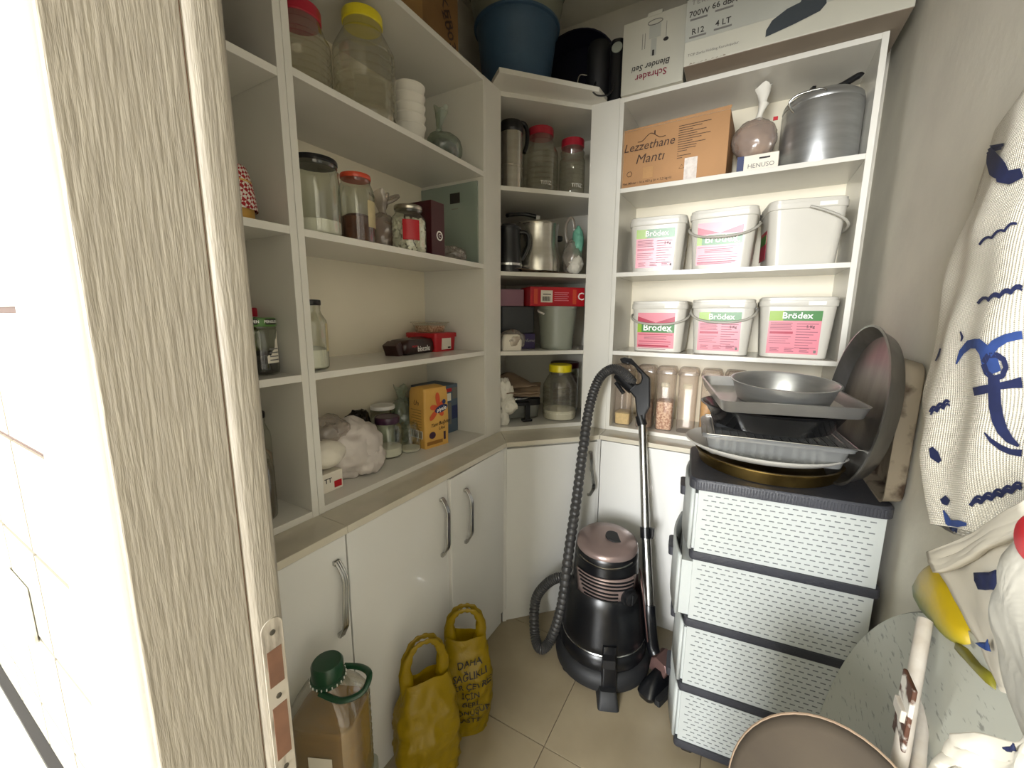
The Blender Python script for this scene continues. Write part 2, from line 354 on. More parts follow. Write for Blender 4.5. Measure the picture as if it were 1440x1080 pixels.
base_cabinet('white base cabinet under the narrow column, its door with a ribbed chrome handle', (DP, YF+.01), R(90), .3705, .43, [(0, .3705, .335, .675, dict(ribs=True))])
base_cabinet('two-door white base cabinet with two chrome bow handles side by side', (DP, .637), R(90), WS-.637-.006, .43,
             [(0, 1.052-.637, .376, .675, {}), (1.052-.637, WS-.637-.006, 1.138-.637, .663, dict(ajar=1.6))])
cc = thing('base_cabinet', 'diagonal white corner base cabinet with one chrome handle behind the vacuum hose', 'cabinet', (WE, WS, 0), math.atan2(BY-WS, BX-WE))
dw = math.hypot(BX-WE, BY-WS)
MB().prism([(.004, .03), (dw-.004, .03), (dw+.02, .06), (dw/2+.05, .48), (dw/2-.05, .48), (-.02, .06)], .062, .838).build('carcass', M['mel'], cc)
MB().box(.0, dw, .020, .06, 0, .062).build('plinth', M['door'], cc, bevel=.001)
for q in (-.012, dw-.006): MB().box(q, q+.018, .0145, .04, 0, .838).build('corner_post', M['door'], cc)
d = MB().box(.003, dw-.003, .0095, .0275, .064, .828).build('door', M['door'], cc, bevel=.001)
handle(d, (dw-.042, .0085, .68), -1)
base_cabinet('white base cabinet with plain glossy doors behind the drawer unit', (BX+.002, BY+.0095), 0, XR-.015-BX, .40, [(0, .45, None, 0, {}), (.45, XR-.015-BX, None, 0, {})])
# ------------------------------------------------------------------ materials of the goods
M['pet'] = thin_glass('clear_pet_plastic', '#f0efe6', .45, .05, .05, '#e6e3d6', .10)
M['glass'] = thin_glass('clear_jar_glass', '#eef1ea', .5, .05, .02)
M['smoke'] = thin_glass('smoky_clear_plastic', '#f5efea', .38, .025, .10, '#e2dad2', .14)
M['pbag'] = thin_glass('thin_clear_bag', '#e9e2da', .35, .06, .18, '#d5ccc4', .35, wob=.6)
M['wbag'] = mat('milky_plastic_bag', '#c9c0b8', .38, var=.08, scale=14, bump=.5, bscale=22)
M['clearbag'] = thin_glass('greenish_clear_bag', '#cfd9cc', .35, .06, .16, '#b9c4b6', .30, wob=.6)
M['sheet'] = thin_glass('pale_green_glass_sheet', '#dfe8e2', .4, .05, .05, '#c0cdc4', .45)
M['redlid'] = mat('red_plastic_lid', '#a81f33', .35, var=.06)
M['yellid'] = mat('yellow_plastic_lid', '#e0cf1c', .35, var=.05)
M['orange'] = mat('orange_red_lid', '#c8482c', .35)
M['purple'] = mat('dark_purple_lid', '#3a1f35', .35)
M['greenlid'] = mat('green_printed_lid', '#4e7a35', .35)
M['silver'] = mat('tin_lid', '#b8b2a4', .28, 1)
M['steel'] = mat('stainless_steel', '#c9c5bb', .27, .9, var=.08, scale=5, stretch=(1,1,8))
M['steeldull'] = mat('dull_worn_steel', '#b9bab9', .33, .88, var=.12, scale=6, stretch=(1,1,6))
M['cup'] = mat('white_foam', '#dcd8cc', .6)
M['salt'] = mat('white_granules', '#e6e1d4', .8, var=.04, bump=.5, bscale=220)
M['cocoa'] = mat('brown_powder', '#5a3018', .85, var=.2, scale=30, bump=.5, bscale=200)
M['sugar'] = mat('white_sugar_cube', '#ece6d6', .7, var=.03)
M['tea'] = mat('black_dried_leaves', '#191513', .8, var=.4, scale=120, bump=1, bscale=200)
M['red'] = mat('red_print', '#b3121f', .4)
M['maroon'] = mat('maroon_card', '#3f1016', .45, var=.08)
M['paper'] = mat('off_white_paper', '#dfd8c8', .6, var=.03)
M['label'] = mat('kraft_label', '#c3b48c', .7, var=.1, scale=30)
M['ink'] = mat('dark_ink', '#221d1b', .6)
M['inkw'] = mat('white_ink', '#efeee8', .5)
M['inkbr'] = mat('brown_ink', '#3b2314', .6)
M['inkred'] = mat('wine_ink', '#7a1832', .6)
M['greyink'] = mat('grey_ink', '#6d6a66', .6)
M['card'] = mat('brown_cardboard', '#a87e54', .75, var=.06, scale=5, bump=.15, bscale=120)
M['cardd'] = mat('old_brown_cardboard', '#7d5c33', .8, var=.15, scale=5)
M['cardw'] = mat('white_printed_card', '#bab7a8', .5, var=.03)
M['cardg'] = mat('grey_printed_card', '#a6a69c', .5, var=.04)
M['cardu'] = mat('grey_brown_board_underside', '#8d8172', .85, var=.06)
M['tape'] = mat('shiny_packing_tape', '#b58d62', .12, var=.05, scale=20, bump=.6, bscale=60)
M['bucket'] = mat('white_bucket_plastic', '#c8c4b9', .34, var=.02)
M['pink'] = mat('pink_label_print', '#d47f8b', .28, var=.03)
M['crim'] = mat('crimson_label_print', '#a8203f', .3)
M['green'] = mat('green_label_print', '#2c7326', .3, var=.02)
M['lime'] = mat('lime_label_print', '#84a611', .3, var=.02)
M['pinktxt'] = mat('rose_small_print', '#8f4e5c', .5)
M['flour'] = mat('ochre_flour_paper', '#d2a350', .5, var=.07, scale=9, bump=.4, bscale=25)
M['petal'] = mat('orange_flower_print', '#c9512a', .5, var=.08)
M['navy'] = mat('navy_print', '#1f2a55', .5)
M['bluebox'] = mat('slate_blue_card', '#4a5b6b', .5, var=.1)
M['bluetub'] = mat('blue_tub_plastic', '#39536c', .45, var=.07, scale=9)
M['greytub'] = mat('grey_green_tub_plastic', '#787a6c', .45, var=.08)
M['navytub'] = mat('deep_navy_plastic', '#141428', .5)
M['beans'] = mat('speckled_brown_beans', '#a9785a', .6, col2='#e2c4a6', scale=120, lo=.42, hi=.58, bump=1, bscale=120)
M['rice'] = mat('cream_grain', '#e0c98a', .6, var=.1, scale=120, bump=1, bscale=150)
M['pasta'] = mat('amber_grain', '#c99a4e', .6, var=.15, scale=60, bump=1, bscale=80)
M['foil'] = mat('crumpled_black_foil', '#1b1712', .2, .4, var=.3, scale=25, bump=1, bscale=35)
M['teal'] = mat('teal_wrapper', '#6fae97', .4, var=.15, scale=25, bump=1, bscale=40)
M['greypl'] = mat('grey_green_plastic', '#8d9184', .4, var=.03)
M['pinkc'] = mat('dusty_pink_card', '#8a6270', .6)
M['dkbox'] = mat('charcoal_box', '#2c2e31', .4, var=.1)
M['purp'] = mat('purple_card', '#2b1b4d', .45)
M['kraft'] = mat('kraft_paper_bag', '#84705c', .7, var=.1, scale=12, bump=.3, bscale=30)
M['meat'] = mat('beige_brown_wrapped_contents', '#8d7162', .5, var=.25, scale=18, col2='#c9b09a', bump=.6, bscale=20)
M['gingham'] = None
def checker(name, c1, c2, scale):
    m = bpy.data.materials.new(name); m.use_nodes = True; nt = m.node_tree; b = nt.nodes['Principled BSDF']
    ck = nt.nodes.new('ShaderNodeTexChecker'); ck.inputs['Scale'].default_value = scale; ck.inputs[1].default_value = (*lin(c1), 1); ck.inputs[2].default_value = (*lin(c2), 1)
    tc = nt.nodes.new('ShaderNodeTexCoord'); mp = nt.nodes.new('ShaderNodeMapping'); mp.inputs['Rotation'].default_value = (.6, .5, .7)
    nt.links.new(tc.outputs['Object'], mp.inputs[0]); nt.links.new(mp.outputs[0], ck.inputs[0]); nt.links.new(ck.outputs[0], b.inputs['Base Color']); b.inputs['Roughness'].default_value = .7
    return m
M['gingham'] = checker('red_white_gingham', '#a01822', '#e3d8cc', 130)
# ------------------------------------------------------------------ generic goods
def arc_label(t, R0, z0, z1, a0, a1, m, name='label', n=10, parent=None):
    mb = MB(); mb.grid(lambda u, v: ((R0)*math.cos(a0+(a1-a0)*u), R0*math.sin(a0+(a1-a0)*u), z0+(z1-z0)*v), n, 1); return mb.build(name, m, parent or t)
def jar(name, label, loc, Rb, H, lid, lidm, cont=None, kind='glass', neck=.75, lidh=None, group=None, cat='jar', rot=0):
    """lid = lid radius; H = total height with lid; cont = (height, material)"""
    t = thing(name, label, cat, loc, rot, group); lh = lidh or .018; hb = H-lh; nr = lid-.003
    if kind == 'pet':
        prof = [(Rb*.80, 0), (Rb*.95, .006), (Rb, .02)]; n = 7; zs = hb*.70
        for i in range(n):
            z = .02+(zs-.02)*i/n; dz = (zs-.02)/n; prof += [(Rb, z), (Rb, z+dz*.70), (Rb*.962, z+dz*.80), (Rb*.962, z+dz*.88), (Rb, z+dz*.98)]
        prof += [(Rb*.97, zs+.01), (Rb*.86, zs+(hb-zs)*.35), (nr*1.12, zs+(hb-zs)*.68), (nr, hb*.93), (nr, hb+.004)]
        m = M['pet']
    else:
        zs = hb*neck
        prof = [(Rb*.82, 0), (Rb*.96, .004), (Rb, .012), (Rb, zs), (Rb*.97, zs+(hb-zs)*.25), (nr*1.08, zs+(hb-zs)*.6), (nr*.99, zs+(hb-zs)*.75), (nr*1.03, zs+(hb-zs)*.85), (nr, hb+.003)]
        m = M['glass']
    MB().lathe(prof, 44, True, False).build('body', m, t, smooth=24 if kind == 'pet' else 50)
    k = lid/.03
    pl = [(lid*.97, hb-.001), (lid, hb+.001), (lid, H-.004), (lid*.97, H-.001), (lid*.88, H), (lid*.84, H-.0015)]
    o = MB().lathe(pl, 40).build('lid', lidm, t, smooth=35)
    if cont:
        ch, cm = cont; rr = random.Random(name+label)
        MB().lathe([(Rb*.78, .003), (Rb*.94, .007), (Rb*.965, .014), (Rb*.965, ch*.9), (Rb*.6, ch*1.03), (Rb*.2, ch*1.06)], 30).build('contents', cm, t, smooth=50)
    return t
def boxthing(name, label, cat, loc, rotz, w, d, h, m, group=None, bevel=.002, tilt=None):
    t = thing(name, label, cat, loc, rotz, group, rot=tilt)
    MB().box(-w/2, w/2, 0, d, 0, h).build('carton', m, t, bevel=bevel); return t
def blob(parent, name, m, c, r, amp=.18, sc=9, seed=0, flat=True, nu=56, nv=36, sm=80, pinch=0):
    mb = MB(); off = Vector((seed*3.1, seed*1.7, seed*5.3)); sc = sc*2.4; amp = amp*.8
    def fn(u, v):
        th = 2*PI*u; ph = PI*v; d = Vector((math.sin(ph)*math.cos(th), math.sin(ph)*math.sin(th), -math.cos(ph)))
        p = Vector((d.x*r[0], d.y*r[1], d.z*r[2]))
        q = p+Vector((noise.noise(p*sc*1.5+off), noise.noise(p*sc*1.5-off), noise.noise(p*sc*1.5+off*2)))*(.25/sc)
        k = 1+amp*(noise.noise(q*sc+off)+.75*(.35-abs(noise.noise(q*sc*1.6+off*1.3)))+.55*(.3-abs(noise.noise(q*sc*3.1-off))))
        if pinch and d.z > 0: k *= 1-pinch*d.z**2*.5
        p = p*k; z = p.z+c[2]
        if flat and z < .0015: z = .0015
        return (p.x+c[0], p.y+c[1], z)
    mb.grid(fn, nu, nv); return mb.build(name, m, parent, smooth=sm)
def knot(parent, m, c, h, r, seed=1, name='knot'):
    mb = MB(); off = Vector((seed, seed*2.3, .7))
    def fn(u, v):
        th = 2*PI*u; t = v; rr = r*(.35+.75*t**1.3)*(1+.35*noise.noise(Vector((math.cos(th)*2, math.sin(th)*2, t*3))+off))
        if t < .12: rr = r*.5
        return (c[0]+rr*math.cos(th)+.2*h*t*math.sin(seed), c[1]+rr*math.sin(th)*.7, c[2]+h*t*(1+.12*math.sin(3*th+seed)))
    mb.grid(fn, 18, 8); return mb.build(name, m, parent, smooth=60)
L90 = R(90)
# ---------------- left unit, upper shelf (z 1.95)
zB, zC, zD, zE = 1.9499, 1.5972, 1.243, .8785
t = jar('plastic_jar', 'big ribbed clear plastic jar with a dark red lid beside the shelf divider', (-1.085, .770, zB), .076, .222, .056, M['redlid'], kind='pet', lidh=.03)
t = jar('plastic_jar', 'biggest ribbed clear plastic jar with a yellow lid on the upper shelf', (-1.055, .957, zB), .088, .300, .057, M['yellid'], kind='pet', lidh=.028)
arc_label(t, .0925, .03, .10, R(-60), R(0), M['pet'], 'embossed_panel')
t = thing('cup_stack', 'stack of white foam bowls beside the yellow-lidded plastic jar', 'cups', (-1.05, 1.137, zB))
for i in range(5): MB().lathe([(.040, .03*i), (.052, .03*i+.062), (.054, .03*i+.064), (.054, .03*i+.068), (.050, .03*i+.066)], 28).build('foam_bowl', M['cup'], t, smooth=40)
t = thing('knotted_bag', 'knotted clear bag of dark greens at the end of the upper shelf', 'bag', (-1.03, 1.295, zB))
blob(t, 'bag', M['clearbag'], (0, 0, .052), (.06, .075, .058), .12, 10, 3, pinch=.4); knot(t, M['clearbag'], (0, -.03, .10), .07, .026, 2)
blob(t, 'greens', mat('dark_green_herbs', '#3f4433', .8, var=.4, scale=30), (0, 0, .04), (.045, .058, .036), .2, 12, 5)
# ---------------- shelf C (z 1.597)
t = jar('glass_jar', 'wide glass jar with a black lid, a little white powder inside', (-1.035, .752, zC), .060, .198, .0575, M['black'], (.045, M['salt']), lidh=.013, neck=.78)
t = jar('glass_jar', 'tall glass jar of brown powder with an orange-red lid', (-1.045, .893, zC), .051, .200, .0435, M['orange'], (.085, M['cocoa']), lidh=.013, neck=.78)
arc_label(t, .0517, .05, .125, R(-5), R(45), M['label'], 'paper_label')
t = thing('net_bag', 'gathered clear bag of brown dry goods behind the sugar cube jar', 'bag', (-1.125, 1.06, zC))
blob(t, 'bag', M['pbag'], (0, 0, .075), (.065, .055, .08), .16, 12, 7, pinch=.6); blob(t, 'dry_goods', M['meat'], (0, 0, .06), (.05, .045, .06), .15, 14, 2)
knot(t, M['pbag'], (0, .01, .135), .07, .035, 4); MB().tube([(.03*math.cos(a), .03*math.sin(a)+.045, .19+.02*math.sin(a)) for a in [2*PI*i/12 for i in range(12)]], .006, 6, True).build('bag_loop', M['pbag'], t, smooth=60)
t = jar('glass_jar', 'glass jar full of white sugar cubes with a tin lid and red label', (-1.015, 1.078, zC), .058, .150, .046, M['silver'], None, lidh=.014, neck=.72)
rr = random.Random(5); cm = MB().box(-.0075, .0075, -.006, .006, -.0075, .0075).mesh('sugar_cube'); cm.materials.append(M['sugar'])
for z in range(8):
    n = 15
    for k in range(n):
        a = 2*PI*k/n+z*.3+rr.uniform(-.1, .1)
        o = bpy.data.objects.new('sugar_cube', cm); COL.objects.link(o); o.parent = t
        o.location = (.045*math.cos(a), .045*math.sin(a), .011+.0125*z+rr.uniform(-.002, .002)); o.rotation_euler = (rr.uniform(-.6, .6), rr.uniform(-.6, .6), a+rr.uniform(-.5, .5))
MB().lathe([(.036, .008), (.036, .108)], 16).build('gap_shade_core', mat('shaded_gap_between_cubes', '#7d7464', .8), t)  # darker core paints in the shade between the cubes
arc_label(t, .0588, .035, .098, R(-66), R(-12), M['red'], 'red_label')
t = boxthing('coffee_box', 'slim maroon box with a round white emblem beside the sugar cubes', 'box', (-.992, 1.203, zC), L90, .072, .13, .190, M['maroon'])
MB().lathe([(.017, 0), (.017, .0008), (.012, .0008), (.012, 0)], 24, False, False).xf(Matrix.Translation((.006, -.0004, .075)) @ Matrix.Rotation(R(90), 4, 'X')).build('emblem_ring', M['inkw'], t)
lettering('C', .018, M['inkw'], t, plane_fn((.006, -.0012, .075), (1,0,0), (0,0,1)), 'emblem', bold=.02)
lettering('C', .03, M['inkw'], t, plane_fn((-.0365, .05, .12), (0,-1,0), (0,0,1)), 'side_emblem', bold=.02)
t = thing('glass_sheet', 'pale green glass sheet standing against the side of the shelf unit', 'glass sheet', (-.975, 1.434, zC), L90)
MB().box(-.008, -.001, 0, .29, .001, .318).build('pane', M['sheet'], t, bevel=.001)
MB().box(-.009, -.0082, .085, .135, .245, .285).build('sticker', M['ink'], t); MB().box(-.009, -.0082, .095, .128, .222, .2255).build('sticker', M['greyink'], t)
t = thing('clear_bag', 'small crumpled clear bag in front of the pale green glass sheet', 'bag', (-1.02, 1.325, zC))
blob(t, 'bag', M['pbag'], (0, 0, .025), (.045, .055, .03), .3, 18, 9)
# ---------------- shelf D (z 1.243)
t = jar('glass_jar', 'tall glass jar of white powder with a black lid beside the shelf divider', (-1.03, .700, zD), .044, .188, .032, M['black'], (.06, M['salt']), lidh=.014, neck=.68)
arc_label(t, .0446, .05, .125, R(25), R(60), M['label'], 'paper_label')
t = thing('wafer_pack', 'dark brown wafer multipack lying on the shelf before the red tub', 'packet', (-1.135, 1.215, zD), L90+R(8))
MB().loft([(0.001, .105, .035, .01), (.012, .115, .045, .015), (.04, .118, .046, .018), (.055, .105, .038, .02), (.058, .06, .02, .01)], 4).map(lambda x, y, z: (x+.003*math.sin(y*90), y+.004*noise.noise(Vector((x*40, 0, z*40))), z*(1+.12*noise.noise(Vector((x*30, y*30, 2)))))).build('wrapper', mat('brown_foil_wrapper', '#2a110d', .32, var=.2, scale=20, bump=.5, bscale=30), t, smooth=50)
MB().loft([(.002, .02, .03, .004), (.05, .018, .03, .004)], 2).xf(Matrix.Translation((-.12, 0, 0)) @ Matrix.Rotation(R(-25), 4, 'Y')).build('crimped_end', mat('brown_foil_end', '#2c100c', .35), t)
lettering('biscolu', .03, M['inkw'], t, plane_fn((-.005, -.0475, .02), (1,0,.0), (0,0,1)), bold=.02)
lettering('sargem', .012, M['red'], t, plane_fn((-.065, -.0475, .033), (1,0,0), (0,0,1)), bold=.02)
t = thing('red_tub', 'red rectangular plastic tub with a white sticker', 'tub', (-1.085, 1.352, zD), L90)
MB().loft([(0, .063, .075, .012, 0, .08), (.062, .068, .08, .014, 0, .08)], 4).build('body', M['red'], t, smooth=40)
MB().loft([(.058, .072, .084, .014, 0, .08), (.074, .072, .084, .014, 0, .08), (.076, .068, .08, .012, 0, .08)], 4).build('lid', M['red'], t, smooth=40)
MB().box(-.028, .03, -.0005, .004, .008, .054).build('sticker', M['paper'], t); MB().box(.008, .026, -.0012, -.0003, .012, .018).build('barcode', M['ink'], t)
t = thing('clear_container', 'small clear plastic container of nuts on top of the red tub', 'container', (-1.165, 1.345, zD+.0762), L90)
MB().loft([(0, .05, .04, .012), (.038, .062, .05, .014), (.040, .068, .056, .014), (.044, .068, .056, .014)], 4).build('body', M['pet'], t, smooth=40)
MB().loft([(.002, .045, .036, .012), (.028, .052, .044, .012)], 4).build('contents', M['beans'], t, smooth=40)
# ---------------- shelf E (z .8785)
t = thing('carrier_bag', 'bundled milky plastic carrier bag with packets inside', 'bag', (-1.10, .835, zE))
blob(t, 'bag', M['wbag'], (.01, .02, .085), (.085, .105, .095), .22, 9, 11)
blob(t, 'packet', M['paper'], (.045, -.10, .105), (.05, .06, .042), .10, 10, 6, flat=False)
blob(t, 'bag_fold', M['wbag'], (.05, .05, .05), (.05, .065, .05), .25, 14, 4)
blob(t, 'clear_film', M['pbag'], (.0, -.06, .16), (.06, .07, .045), .25, 12, 8, flat=False)
t = boxthing('small_carton', 'small white carton with red print under the carrier bag', 'box', (-1.02, .715, zE), L90, .10, .06, .058, M['paper'])
lettering('TT', .02, M['ink'], t, plane_fn((.0, -.0008, .035), (1,0,0), (0,0,1)), bold=.02); MB().box(.02, .045, -.0008, 0, .008, .028).build('red_print', M['red'], t)
t = thing('foil_bag', 'crumpled shiny black foil bag behind the carrier bag', 'bag', (-1.19, .965, zE)); blob(t, 'foil', M['foil'], (0, 0, .085), (.05, .055, .09), .25, 14, 13)
t = jar('glass_jar', 'round glass jar with a dark purple lid and white powder', (-1.112, 1.035, zE), .050, .150, .044, M['purple'], (.04, M['salt']), lidh=.024, neck=.82)
t = jar('white_tub', 'white tub with a pale lid behind the purple-lidded jar', (-1.215, 1.11, zE), .045, .165, .047, M['white'], (.12, M['white']), lidh=.014, neck=.85, cat='tub')
t = thing('glass_jar', 'small open glass jar with a threaded neck beside the flour packet', 'jar', (-1.085, 1.118, zE))
MB().lathe([(.034, 0), (.041, .005), (.042, .012), (.042, .068), (.038, .080), (.030, .088), (.030, .092), (.0325, .094), (.0325, .098), (.030, .100), (.030, .108)], 32, True, False).build('body', M['glass'], t, smooth=50)
MB().lathe([(.036, .003), (.039, .012)], 28).build('contents', M['salt'], t)
t = thing('twisted_bag', 'twisted clear plastic bag standing behind the flour packet', 'bag', (-1.19, 1.185, zE)); blob(t, 'bag', M['clearbag'], (0, 0, .085), (.045, .05, .09), .25, 13, 21); knot(t, M['clearbag'], (0, 0, .16), .07, .03, 3)
fc = Vector((-1.038, 1.153)); fr = Vector((-1.016, 1.270)); fa = math.atan2((fr-fc).y, (fr-fc).x)
t = thing('flour_packet', 'ochre paper flour packet printed with an orange flower', 'flour packet', (fc.x, fc.y, zE), fa)
fw, fd, fh = .119, .100, .232
mb = MB(); mb.loft([(0, fw/2, fd/2, .006, fw/2, fd/2), (.01, fw/2, fd/2, .008, fw/2, fd/2), (fh*.5, fw/2+.002, fd/2+.001, .008, fw/2, fd/2), (fh*.93, fw/2-.001, fd/2, .010, fw/2, fd/2), (fh, fw/2-.006, fd/2-.006, .010, fw/2, fd/2), (fh+.006, fw/2-.012, .02, .006, fw/2, fd/2), (fh+.008, fw/2-.02, .01, .004, fw/2, fd/2)], 4)
mb.build('packet', M['flour'], t, smooth=40)
MB().box(.004, fw-.004, .008, .011, fh-.012, fh+.002).xf(Matrix.Identity(4)).build('fold_flap', M['flour'], t)
fz = lambda z: -.0012-(.002*(1-abs(z-fh*.5)/(fh*.5)))
def petal(cx, cz, ang, l, w_):
    pts = []
    for i in range(16):
        a = 2*PI*i/16; px = l*.5*(1+math.cos(a)); py = w_*.5*math.sin(a)*(.6+.4*math.cos(a*.5)**2)
        pts.append((cx+px*math.cos(ang)-py*math.sin(ang), cz+px*math.sin(ang)+py*math.cos(ang)))
    mb = MB(); mb.add([(x, fz(z)-.0004, z) for x, z in pts], [tuple(range(16))[::1]]); mb.build('petal_print', M['petal'], t)
for a, l in ((95, .062), (170, .042), (225, .062), (300, .04), (40, .034)): petal(.067, .155, R(a), l, .026)
MB().add([(.080+.032*math.cos(a), fz(.15)-.0008, .150+.015*math.sin(a)+.006*math.cos(a)) for a in [2*PI*i/20 for i in range(20)]], [tuple(range(20))]).build('logo_oval', M['navy'], t)
MB().add([(.094+.009*math.cos(a), fz(.17)-.0008, .176+.010*math.sin(a)) for a in [2*PI*i/14 for i in range(14)]], [tuple(range(14))]).build('logo_dot', M['navy'], t)
lettering('piyale', .021, M['inkw'], t, plane_fn((.081, fz(.15)-.0013, .149), (1,0,.15), (0,0,1)), bold=.025)
lettering('Tam Buğday', .019, M['ink'], t, plane_fn((.074, fz(.09)-.0005, .092), (1,0,.1), (0,0,1)), bold=.01, shear=.3); lettering('Unu', .019, M['ink'], t, plane_fn((.080, fz(.07)-.0005, .072), (1,0,.1), (0,0,1)), bold=.01, shear=.3)
MB().add([(.034+.016*math.cos(a), fz(.045)-.0005, .050+.014*math.sin(a)) for a in [2*PI*i/20 for i in range(20)]], [tuple(range(20))]).build('seal_print', M['purple'], t)
MB().box(.090, .100, -.0028, -.002, .022, .055).build('seal_print', M['purple'], t)
MB().box(.008, .085, -.0016, -.0005, .012, .026).build('caption_strip', mat('brown_band_print', '#8f6126', .5), t)
sd = plane_fn((-.0026, .055, 0), (0,-1,0), (0,0,1))
MB().box(-.003, -.002, .012, .088, .038, .070).build('barcode_panel', M['paper'], t)
for i in range(9): MB().box(-.0034, -.003, .018+.0075*i, .021+.0075*i+.0015*(i % 2), .041, .067).build('barcode_bar', M['ink'], t)
for i in range(7): MB().box(-.0030, -.002, .018, .082-.006*(i % 3), .083+.011*i, .086+.011*i).build('small_print', mat('brown_small_print', '#9b7a3c', .6) if i == 0 else bpy.data.materials['brown_small_print'], t)
lettering('Un', .028, M['ink'], t, plane_fn((-.0031, .048, .178), (0,-1,0), (0,0,1)), shear=.3); 
t = boxthing('blue_carton', 'slate blue carton standing behind the flour packet', 'box', (-1.10, 1.362, zE), L90-R(3), .15, .135, .215, M['bluebox'])
for (x0, x1, z0, z1, m) in ((-.0, .035, .185, .2, 'red'), (-.02, .03, .145, .178, 'paper'), (.04, .07, .15, .2, 'greyink'), (.035, .072, .06, .12, 'navy'), (-.02, .03, .04, .135, 'greyink')): MB().box(x0, x1, -.0008, .001, z0, z1).build('print_panel', M[m], t)
# ---------------- narrow column by the door
t = boxthing('red_box', 'dark red box on the top shelf of the narrow column', 'box', (-1.04, .475, 1.932), L90, .14, .15, .2, mat('dark_red_card', '#4d1513', .5))
t = thing('cloth_topped_jar', 'jar with a red gingham cloth cover in the narrow column', 'jar', (-1.05, .545, zC))
MB().lathe([(.036, 0), (.042, .006), (.043, .09), (.036, .115)], 28).build('body', M['flour'], t, smooth=50); MB().lathe([(.050, .03), (.047, .06), (.044, .085), (.037, .115), (.033, .125), (.012, .135), (.0, .136)], 28, False, True).build('gingham_cover', M['gingham'], t, smooth=60); MB().lathe([(.018, .134), (.018, .15), (.0, .152)], 16).build('knob', M['black'], t)
t = jar('glass_jar', 'glass jar of dark leaves with a green lid in the narrow column', (-1.045, .572, 1.2434), .040, .140, .0405, M['greenlid'], (.055, M['tea']), lidh=.02, neck=.78)
for a, s_ in ((20, 'PENGUEN'), (-50, 'PENGUEN')):
    arc_label(t, .0411, .1235, .1375, R(a-25), R(a+22), M['ink'], 'lid_badge'); v, f = text2d(s_, .009, bold=.02)
    MB().add([(.0416*math.cos(R(a-1)+x/.0416), .0416*math.sin(R(a-1)+x/.0416), .1305+y) for x, y in v], f).build('lettering', M['inkw'], t)
rr = random.Random(3); mb = MB(); top = [.050+.05*max(0, (i-3)/6)+rr.uniform(-.006, .006) for i in range(11)]
for i in range(10): a0, a1 = R(-8+5*i), R(-8+5*(i+1)); q = .0408; mb.add([(q*math.cos(a0), q*math.sin(a0), .03), (q*math.cos(a1), q*math.sin(a1), .03), (q*math.cos(a1), q*math.sin(a1), top[i+1]), (q*math.cos(a0), q*math.sin(a0), top[i])], [(0,1,2,3)])
tl = mb.build('torn_label', M['paper'], t)
for k in range(4): arc_label(t, .0411, .036+.009*k, .039+.009*k, R(0), R(38), M['greyink'], 'printed_line')
t = jar('glass_jar', 'jar with a red and white lid behind the green-lidded jar', (-1.155, .60, 1.2434), .042, .165, .036, M['redlid'], (.11, mat('yellow_green_pickles', '#8a8a2a', .5, var=.2, scale=40)), lidh=.022)
t = thing('bottle', 'tall dark bottle at the bottom of the narrow column', 'bottle', (-1.035, .525, zE))
MB().lathe([(.036, 0), (.042, .006), (.043, .02), (.043, .13), (.036, .16), (.024, .182), (.022, .2)], 28, True, False).build('body', M['glass'], t, smooth=50); MB().lathe([(.036, .004), (.040, .012), (.040, .12), (.034, .15)], 24).build('contents', mat('brown_liquid', '#4b3b26', .3), t, smooth=50); MB().lathe([(.023, .196), (.024, .198), (.024, .217), (.02, .219)], 24).build('cap', M['white'], t)
t = jar('glass_jar', 'glass jar with a black lid behind the dark bottle', (-1.13, .575, zE), .045, .255, .036, M['black'], (.15, M['meat']), lidh=.015)
# ------------------------------------------------------------------ corner unit
D2 = (B-A).normalized(); N2 = Vector((-D2.y, D2.x)); RD = math.atan2(D2.y, D2.x)
def cpos(s_, d, z): p = A+D2*s_+N2*d; return (p.x, p.y, z)
z1, z2, z3, z4 = 1.932, 1.5816, 1.2308, .8775
t = thing('thermos', 'stainless steel thermos with a black lid and handle', 'thermos', cpos(.066, .075, z1), RD)
MB().lathe([(.046, 0), (.050, .003), (.050, .09), (.0485, .092), (.0485, .098), (.050, .1), (.050, .235)], 32).build('body', M['steel'], t, smooth=35)
MB().lathe([(.050, .233), (.052, .236), (.052, .265), (.046, .278), (.03, .284)], 32).build('lid', M['black'], t, smooth=35)
MB().tube(spline([(.03, 0, .283), (.058, 0, .28), (.072, 0, .25), (.070, 0, .20), (.058, 0, .165)], 5), .009, 10, flat=1.3).build('handle', M['black'], t, smooth=50)
MB().box(-.012, .016, -.008, .008, .282, .292).build('pour_button', M['redlid'], t, bevel=.002)
for i, (s_, dd, Rb, H, lr, lab) in enumerate(((.216, .118, .080, .285, .058, 'larger ribbed clear jar with a red lid beside the thermos'), (.362, .092, .058, .246, .052, 'smaller ribbed clear jar with a red lid beside the corner filler strip'))):
    t = jar('plastic_jar', lab, cpos(s_, dd, z1), Rb, H, lr, M['redlid'], kind='pet', lidh=.032, rot=RD)
    v, f = text2d('TITIZ', .022, bold=.01); MB().add([((Rb+.001)*math.cos(-PI/2+x/Rb), (Rb+.001)*math.sin(-PI/2+x/Rb), .04+y) for x, y in v], f).build('embossed_lettering', M['white'], t)
t = thing('pressure_cooker', 'bellied steel pressure cooker with a lid clamp on folded paper', 'pressure cooker', cpos(.222, .165, z2+.012), RD)
MB().lathe([(.098, 0), (.110, .005), (.113, .03), (.108, .08), (.100, .13), (.099, .20), (.103, .215)], 40).build('body', M['steel'], t, smooth=40)
MB().lathe([(.104, .214), (.106, .219), (.103, .226), (.07, .236), (.0, .24)], 40).build('lid', M['steel'], t, smooth=40)
